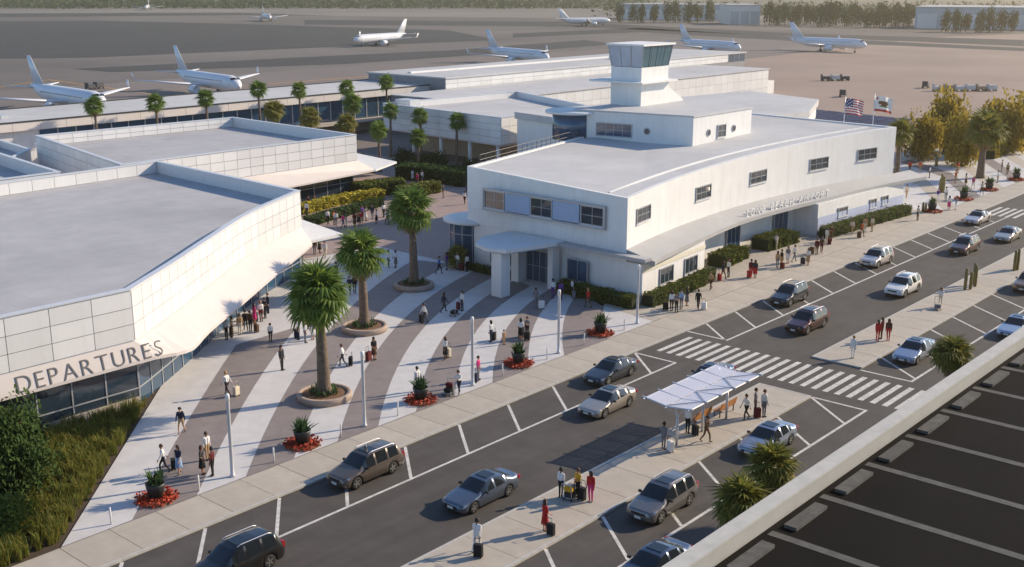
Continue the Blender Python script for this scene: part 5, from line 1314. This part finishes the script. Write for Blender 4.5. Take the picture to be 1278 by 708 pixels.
    return out, head - Vector((0,0,zmin)), [ (chest + Vector((0,s*0.19,0.06)) + Vector(a[0]) + Vector(a[1]) + Vector(a[1]).normalized()*0.12 - Vector((0,0,zmin))) for s, a in ((1,pose['armL']),(-1,pose['armR']))]
DN = ((0.0,0.03,-0.28),(0.05,0.0,-0.25)); DNR = ((0.0,-0.03,-0.28),(0.05,0.0,-0.25)); ST = ((0.0,0.0,-0.42),(-0.01,0,-0.41),0); ST2 = ((0.03,0.01,-0.42),(-0.02,0.03,-0.41),0)
WF = ((0.20,0,-0.37),(0.03,0,-0.41),8); WB = ((-0.10,0,-0.40),(-0.24,0,-0.33),-35)
POSES = {
 'stand': dict(armL=DN, armR=DNR, legL=ST, legR=ST2),
 'phone': dict(armL=((0.06,0.04,-0.27),(0.20,-0.08,0.10)), armR=DNR, legL=ST2, legR=ST, sleeve=False),
 'walk': dict(armL=((-0.12,0.03,-0.25),(-0.05,0,-0.25)), armR=((0.12,-0.03,-0.25),(0.13,0,-0.20)), legL=WF, legR=WB, lean=0.08),
 'pull': dict(armL=((0.10,0.03,-0.25),(0.12,0,-0.21)), armR=((-0.12,-0.04,-0.24),(-0.12,-0.04,-0.21)), legL=WB, legR=WF, lean=0.10),
 'push': dict(armL=((0.16,0.02,-0.22),(0.22,0,0.02)), armR=((0.16,-0.02,-0.22),(0.22,0,0.02)), legL=WF, legR=WB, lean=0.18),
 'skirt': dict(armL=DN, armR=((0.04,-0.04,-0.27),(0.16,0.05,-0.12)), legL=ST, legR=ST2, skirt=True, sleeve=False),
 'skirtwalk': dict(armL=((0.10,0.03,-0.25),(0.12,0,-0.21)), armR=((-0.10,-0.04,-0.25),(-0.10,-0.04,-0.22)), legL=((0.13,0,-0.40),(0.0,0,-0.41),5), legR=((-0.08,0,-0.41),(-0.16,0,-0.37),-25), skirt=True, sleeve=False),
 'pack': dict(armL=((-0.10,0.03,-0.25),(-0.02,0,-0.25)), armR=((0.10,-0.03,-0.25),(0.10,0,-0.22)), legL=WB, legR=WF, lean=0.1, pack=True, shorts=True),
}
BODY = {k: body_mesh('person', p) for k, p in POSES.items()}
def hair_mesh(long_):
    mb = MB(); mb.lathe([(0.101,0.0),(0.106,0.04),(0.094,0.085),(0.055,0.118),(0.004,0.130)], 14, (-0.014,0,0.015))
    for k in range(9):
        a = R(95+170*k/8); x, y = math.cos(a)*0.088-0.014, math.sin(a)*0.088; mb.tube([(x,y,0.05),(x*1.06,y*1.04,-0.02),(x*1.05,y*0.98,(-0.20 if long_ else -0.055))], [0.030,0.032,0.016], 6)
    return mb.mesh('hair', M['trim'], True)
HAIR = [hair_mesh(False), hair_mesh(True)]
def cloth(name, c, rough=0.85): return mat('cloth_'+name, lin(c), rough, 0.08, 9)
CL = {k: cloth(k, c) for k, c in dict(white=(232,230,226), black=(22,22,26), navy=(30,38,64), grey=(120,120,124), charcoal=(52,52,58), maroon=(96,22,28), red=(186,34,30), pink=(206,50,120), blue=(66,104,170), lightblue=(150,180,214), purple=(104,66,140), brown=(92,64,44), tan=(182,150,110), yellow=(206,160,40), green=(70,96,60), orange=(206,96,44), cream=(216,204,180), denim=(58,74,104)).items()}
SK = [mat('skin_a', lin((214,166,140)), 0.6, 0.05, 8), mat('skin_b', lin((176,122,92)), 0.6, 0.05, 8), mat('skin_c', lin((112,74,54)), 0.6, 0.05, 8)]
HM = [mat('hair_dark', lin((28,22,20)), 0.6, 0.1, 30), mat('hair_brown', lin((74,50,34)), 0.6, 0.1, 30), mat('hair_fair', lin((168,132,84)), 0.6, 0.1, 30)]
SHOE = cloth('shoe', (34,30,30), 0.6)
def case_proto():
    out = []
    mb = MB(); bm = bmesh.new(); bmesh.ops.create_cube(bm, size=1.0, matrix=Matrix.Diagonal((0.27,0.44,0.62,1))); bmesh.ops.bevel(bm, geom=bm.edges[:], offset=0.05, segments=3, affect='EDGES', profile=0.6)
    me = bpy.data.meshes.new('shell'); bm.to_mesh(me); bm.free(); me.materials.append(M['white'])
    for v in me.vertices: v.co.z += 0.37
    out.append(('shell', me))
    mb = MB()
    for s in (1,-1): mb.tube([(-0.10,s*0.13,0.64),(-0.10,s*0.13,1.02)], 0.012, 6)
    mb.tube([(-0.10,-0.145,1.02),(-0.10,0.145,1.02)], 0.018, 6); out.append(('handle', mb.mesh('handle', M['darkmetal'])))
    w_ = MB(); w_.lathe([(0.045,-0.02),(0.045,0.02)], 10, (0,0,0), 0, 'y'); w_ = w_.mesh('wheel', M['tyre'], True)
    return out, w_
CASE, CWH = case_proto()
NCASE = [0]
def suitcase(pos, rz, col, label, sc=1.0, tilt=0.0):
    t = thing('suitcase', label, 'suitcase', pos, rz, 'suitcases'); t.scale = (sc,sc,sc); t.rotation_euler = (0, tilt, rz)
    for n_, me in CASE:
        o = link(n_, me, t)
        if n_ == 'shell': o.material_slots[0].link = 'OBJECT'; o.material_slots[0].material = CL[col]
    for x in (-0.09,0.09):
        for y in (-0.17,0.17): link('wheel', CWH, t, (x,y,0.046))
SEEN = set(); PR = random.Random(12)
SHOWN = {'black':'black','white':'white'}
def person(px, py, pose, top, bot, loc, face=None, h=1.72, case=None, child=False, z=0.0):
    """px, py: feet in the photograph; face: heading in degrees (0 = along the road to the right)"""
    p = g(px, py, z); rz = R(face if face is not None else PR.uniform(0,360))
    sc = (h/1.76)*(0.68 if child else 1.0)*1.03
    garment = {'skirt':'skirt','skirtwalk':'skirt','pack':'shorts'}.get(pose, 'trousers')
    who = 'small child' if child else 'person'
    act = {'pull':'walking','walk':'walking','push':'pushing forward','pack':'with a backpack','skirtwalk':'walking','phone':'standing','skirt':'standing','stand':'standing'}[pose]
    lab = f'{who} in {top} top and {bot} {garment} {act} {loc}'
    if len(lab.split()) > 16: lab = lab.replace(' '+act+' ', ' ')
    if len(lab.split()) > 16: lab = lab.replace(' top and', ' and')
    if len(lab.split()) > 15: lab = lab.replace(' and '+bot+' '+garment, '')
    base_lab = lab
    for q_ in ('rear ', 'left ', 'right ', 'front ', 'farther ', 'middle ', 'outer ', 'inner ', 'lone '):
        if lab not in SEEN: break
        lab = q_ + base_lab
    SEEN.add(lab)
    me, head, hands = BODY[pose]
    o = tag(link('person', me, None, (p.x,p.y,z), rz), lab, 'person', 'travellers'); o.scale = (sc,sc,sc)
    sk = PR.choice(SK)
    for k, m_ in enumerate((sk, CL[top], CL[bot], SHOE, CL['black'])): o.material_slots[k].link = 'OBJECT'; o.material_slots[k].material = m_
    hr = link('hair', HAIR[1 if garment == 'skirt' else (1 if PR.random() < 0.2 else 0)], o, head); hr.material_slots[0].link = 'OBJECT'; hr.material_slots[0].material = PR.choice(HM[:2] if PR.random() < 0.8 else HM)
    if case:
        hd = hands[1]*sc; off = Matrix.Rotation(rz,3,'Z') @ Vector((hd.x-0.28, hd.y-0.02, 0)) if pose in ('pull','skirtwalk') else Matrix.Rotation(rz,3,'Z') @ Vector((0.05,-0.52,0))
        lab2 = f'{case} suitcase of the {who} in {top} top {loc}'
        if len(lab2.split()) > 15: lab2 = lab2.replace(' of the '+who+' in '+top+' top', '')
        b2_ = lab2
        for q_ in ('upright ', 'rear ', 'left ', 'right ', 'front ', 'farther '):
            if lab2 not in SEEN: break
            lab2 = q_ + b2_
        SEEN.add(lab2); suitcase((p.x+off.x, p.y+off.y, z), rz + (0 if pose in ('pull','skirtwalk') else PR.uniform(-0.4,0.4)), case, lab2, PR.uniform(0.95,1.12))
    return o
def cart(label, px, py, rz, cols):
    p = g(px, py); t = thing('luggage_cart', label, 'luggage cart', (p.x,p.y,0), R(rz), 'luggage carts')
    mb = MB(); mb.box(-0.45,0.5,-0.30,0.30,0.16,0.21); mb.build('platform', M['rim'], t)
    mb = MB()
    for s in (1,-1): mb.tube([(-0.42,s*0.28,0.2),(-0.50,s*0.28,1.0)], 0.02, 6)
    mb.tube([(-0.50,-0.30,1.0),(-0.50,0.30,1.0)], 0.025, 6); mb.build('handle_frame', M['rim'], t)
    for x in (-0.35,0.42):
        for s in (1,-1): w_ = MB(); w_.lathe([(0.08,-0.025),(0.08,0.025)], 10, (x,s*0.24,0.08), 0, 'y'); w_.build('wheel', M['tyre'], t)
    for k, c in enumerate(cols):
        dx = -0.18 + 0.33*(k % 2); zz = 0.215 + 0.27*(k//2); hgt = 0.26 if k//2 == 0 else 0.3
        bm = bmesh.new(); bmesh.ops.create_cube(bm, size=1.0, matrix=Matrix.Translation((dx,0,zz+hgt/2)) @ Matrix.Diagonal((0.31,0.52,hgt-0.01,1))); bmesh.ops.bevel(bm, geom=bm.edges[:], offset=0.04, segments=2, affect='EDGES')
        me = bpy.data.meshes.new('bag'); bm.to_mesh(me); bm.free(); me.materials.append(CL[c]); link('bag', me, t)
P_ = person
# plaza foreground, left
P_(205,590,'pull','white','black','right of the nearest potted plant',150,case='black'); P_(224,592,'skirtwalk','navy','lightblue','right of the nearest potted plant',200)
P_(253,592,'skirt','charcoal','black','left of the nearest light column',-60); P_(266,594,'stand','maroon','black','left of the nearest light column',120); P_(259,574,'stand','white','tan','behind the pair at the nearest light column',-90)
P_(227,541,'pack','navy','tan','alone on the paving beside the planting bed',215); P_(284,494,'pull','white','charcoal','alone on the first brown paving band',100,case='cream'); P_(352,462,'stand','charcoal','charcoal','left of the nearest plaza palm',-80,h=1.85)
P_(338,427,'stand','white','black','under the departures fascia curve',40,h=1.5); P_(373,424,'stand','white','navy','behind the nearest palm crown',160,case='navy'); P_(381,428,'phone','white','grey','behind the nearest palm crown',-20); P_(391,424,'skirt','lightblue','white','behind the nearest palm crown',70)
P_(428,458,'pull','white','charcoal','below the middle plaza planter',130,case='black'); P_(467,449,'skirt','black','brown','below the middle plaza planter',-100,case='maroon'); P_(556,449,'skirtwalk','white','black','on the taupe band left of the third lamp',175,case='cream')
P_(521,488,'stand','white','grey','behind the third potted plant',90); P_(573,492,'push','white','navy','pushing the cart at the plaza edge',200); cart('luggage cart with brown and black bags at the plaza edge',560,492,200,['brown','black','maroon'])
P_(597,474,'stand','pink','grey','right of the third light column',-70,case='navy'); P_(613,427,'stand','white','navy','in the sun before the porch shadow',100,case='black'); P_(629,430,'stand','tan','tan','in the sun before the porch shadow',-100,child=True)
P_(650,424,'skirt','white','black','in the sun below the porch',20,case='black'); P_(658,422,'phone','grey','black','in the sun below the porch',190,case='navy')
P_(530,404,'walk','white','charcoal','at the edge of the terminal shadow',160,case='black'); P_(554,390,'walk','navy','charcoal','in the terminal shadow beside a cart',-20); cart('luggage cart in the terminal shadow beside three travellers',567,394,20,['black','charcoal']); P_(577,388,'stand','white','charcoal','in the terminal shadow beside a cart',170,case='maroon')
P_(669,384,'pull','grey','grey','under the porch front',60,case='white'); P_(690,372,'stand','white','purple','at the porch door corner',200); P_(700,374,'stand','purple','navy','at the porch door corner',20); P_(714,371,'stand','white','black','before the clipped end-wall hedge',-40,case='grey'); P_(734,384,'walk','red','brown','before the clipped end-wall hedge',80)
P_(485,334,'stand','white','navy','left of the rear plaza planter',-30); P_(494,334,'skirt','white','grey','left of the rear plaza planter',150); P_(548,342,'walk','blue','navy','right of the rear plaza planter',-60); P_(558,337,'stand','purple','grey','right of the rear plaza planter',100); P_(571,337,'stand','white','grey','beside the short shaded palm',0,case='maroon'); P_(583,339,'stand','white','black','beside the round glass bay',90)
P_(437,368,'walk','navy','navy','between the two nearer palms',-150); P_(443,366,'stand','black','navy','between the two nearer palms',40); P_(420,350,'stand','black','grey','above the middle palm planter',10); P_(413,358,'stand','black','white','above the middle palm planter',200)
P_(406,322,'walk','white','cream','beneath the departures canopy tip',-140); P_(393,318,'stand','brown','grey','beneath the departures canopy tip',40); P_(399,316,'skirt','green','black','beneath the departures canopy tip',-60)
# under the departures band
for px, py, po, t_, b_, cs in ((283,424,'stand','white','black',None),(290,421,'phone','tan','brown','black'),(300,418,'stand','tan','cream',None),(307,413,'walk','black','black',None),(313,414,'stand','brown','black','brown'),(318,404,'skirt','pink','pink',None),(326,401,'stand','white','maroon','black'),(331,397,'phone','charcoal','black',None),(335,391,'stand','navy','navy','navy')):
    P_(px,py,po,t_,b_,'in the crowd under the departures entrance',None,case=cs)
# courtyard crowd
tops = ['white','red','lightblue','orange','grey','white','pink','navy','cream','green','white','brown','maroon','white','blue','tan','charcoal','white','purple','yellow']
bots = ['black','grey','white','tan','navy','charcoal','brown','cream','denim','black']
for k in range(20):
    px = 412 + (k*37 % 104) + PR.uniform(-3,3); py = 287 - (px-412)*0.13 + PR.uniform(-9,5)
    P_(px,py,PR.choice(['stand','phone','walk','skirt','stand']),tops[k],bots[(k*3) % 10],'in the courtyard crowd below the yellow hedge',None)
P_(553,247,'stand','black','brown','alone in the courtyard facing the terminal corner',-60); P_(580,255,'push','white','black','in the courtyard beside the terminal corner',200); P_(527,228,'stand','white','grey','among palm trunks in the courtyard',0); P_(515,226,'skirt','white','white','among palm trunks in the courtyard',90); P_(521,231,'stand','pink','maroon','among palm trunks in the courtyard',180); P_(563,226,'walk','white','tan','before the pavilion hedge',20); P_(583,243,'walk','brown','black','at the terminal back corner',-90)
P_(385,262,'stand','maroon','brown','by the hall glass behind the yellow hedge',0); P_(393,260,'stand','brown','grey','by the hall glass behind the yellow hedge',70); P_(383,270,'stand','white','black','at the left end of the yellow hedge',30)
# terminal sidewalk
SW = [(838,388,'stand','white','charcoal','black'),(844,390,'phone','grey','black',None),(850,386,'stand','lightblue','grey',None),(857,382,'skirt','charcoal','grey',None),(871,386,'walk','black','black','white'),(887,362,'walk','tan','brown',None),(902,349,'pull','charcoal','brown','red'),(909,346,'stand','white','black',None),(937,346,'stand','maroon','red',None),(942,347,'skirt','charcoal','red','red'),(970,335,'stand','tan','grey','maroon'),(975,333,'stand','black','tan',None),(983,329,'skirt','grey','white',None),(991,327,'walk','white','grey',None),(968,312,'phone','white','cream',None),(1008,331,'skirt','white','tan','charcoal'),(1019,318,'stand','maroon','brown','brown'),(1025,316,'walk','brown','maroon',None),(1031,304,'stand','white','cream','maroon'),(1037,301,'phone','maroon','brown',None),(1063,293,'walk','cream','tan',None),(1075,296,'pull','orange','brown','brown'),(1088,289,'stand','cream','tan',None),(1079,290,'stand','tan','cream',None)]
for px, py, po, t_, b_, cs in SW:
    where = 'near the terminal corner hedge' if px < 880 else ('before the first terminal doors' if px < 960 else ('under the terminal canopy lettering' if px < 1045 else 'beside the long sunlit hedge'))
    P_(px,py,po,t_,b_,'on the sidewalk '+where,PR.choice([0,180,160,20,-30,200]),case=cs)
P_(1145,275,'stand','cream','brown','at the right end of the long hedge',150); P_(1131,247,'walk','cream','tan','at the far terminal corner',10); P_(1184,262,'skirt','white','pink','between the sunlit potted plants',0); P_(1193,262,'stand','grey','white','between the sunlit potted plants',90); P_(1225,243,'walk','cream','brown','between the sunlit potted plants',40); P_(1135,215,'stand','red','brown','beside the sunlit palm at the terminal',0); P_(1148,215,'walk','orange','tan','beside the sunlit palm at the terminal',170); P_(1257,218,'stand','tan','brown','at the right edge of the plaza',0)
for k, (px, py, t_, b_) in enumerate(((1142,230,'cream','tan'),(1160,222,'white','brown'),(1192,228,'orange','tan'),(1205,232,'cream','brown'),(1214,236,'pink','cream'),(1245,228,'white','tan'),(1250,214,'tan','brown'),(1195,216,'red','tan'),(1170,252,'purple','white'),(1180,250,'white','grey'))):
    P_(px,py,('walk','stand','phone','skirt')[k % 4],t_,b_,'on the sunlit right-hand plaza',None)
# near median
P_(595,688,'pull','white','white','alone on the near median at the bottom',20,case='black'); P_(680,663,'skirt','red','red','alone on the near median',-20,case='black')
P_(700,621,'stand','white','black','left in the median group of three',0); cart('luggage cart with black and yellow bags on the near median',712,622,10,['charcoal','black','yellow','grey']); P_(721,622,'phone','yellow','black','middle of the median group of three',170); P_(737,626,'stand','red','pink','right in the median group of three',190,case='black')
P_(828,561,'stand','grey','grey','at the left end of the shelter',-10,case='white'); P_(858,541,'stand','white','black','beside the left orange bench',0,case='black'); P_(881,552,'walk','brown','brown','in front of the left orange bench',-90)
P_(931,524,'walk','white','black','right of the right orange bench',160); P_(942,519,'stand','grey','brown','right of the right orange bench',-60,h=1.85); P_(953,520,'stand','white','grey','right of the right orange bench',-120,h=1.8,case='maroon')
# far median
P_(1064,447,'stand','white','white','at the near tip of the far median',180); P_(1095,426,'stand','red','red','in the trio on the far median',0); P_(1100,423,'stand','maroon','brown','in the trio on the far median',90); P_(1108,425,'stand','brown','red','in the trio on the far median',200); P_(1173,383,'push','white','cream','alone in the middle of the far median',-160); cart('luggage cart with pale bags on the far median',1170,386,200,['cream','grey'])
# ------------------------------------------------------------------ haze over the airfield
mb = MB(); mb.box(-4050,5050,-3050,5550,-1.3,31.0)
hz = bpy.data.materials.new('haze_air'); hz.use_nodes = True; hn = hz.node_tree.nodes; hn.remove(hn['Principled BSDF'])
pv_ = hn.new('ShaderNodeVolumePrincipled'); pv_.inputs['Color'].default_value = (1.0,0.80,0.55,1); pv_.inputs['Density'].default_value = 0.00028; pv_.inputs['Anisotropy'].default_value = 0.74
hz.node_tree.links.new(pv_.outputs[0], hn['Material Output'].inputs['Volume'])
o = mb.build('haze', hz); o['kind'] = 'stuff'; o['label'] = 'thin warm haze over the whole airfield'; o['category'] = 'haze'
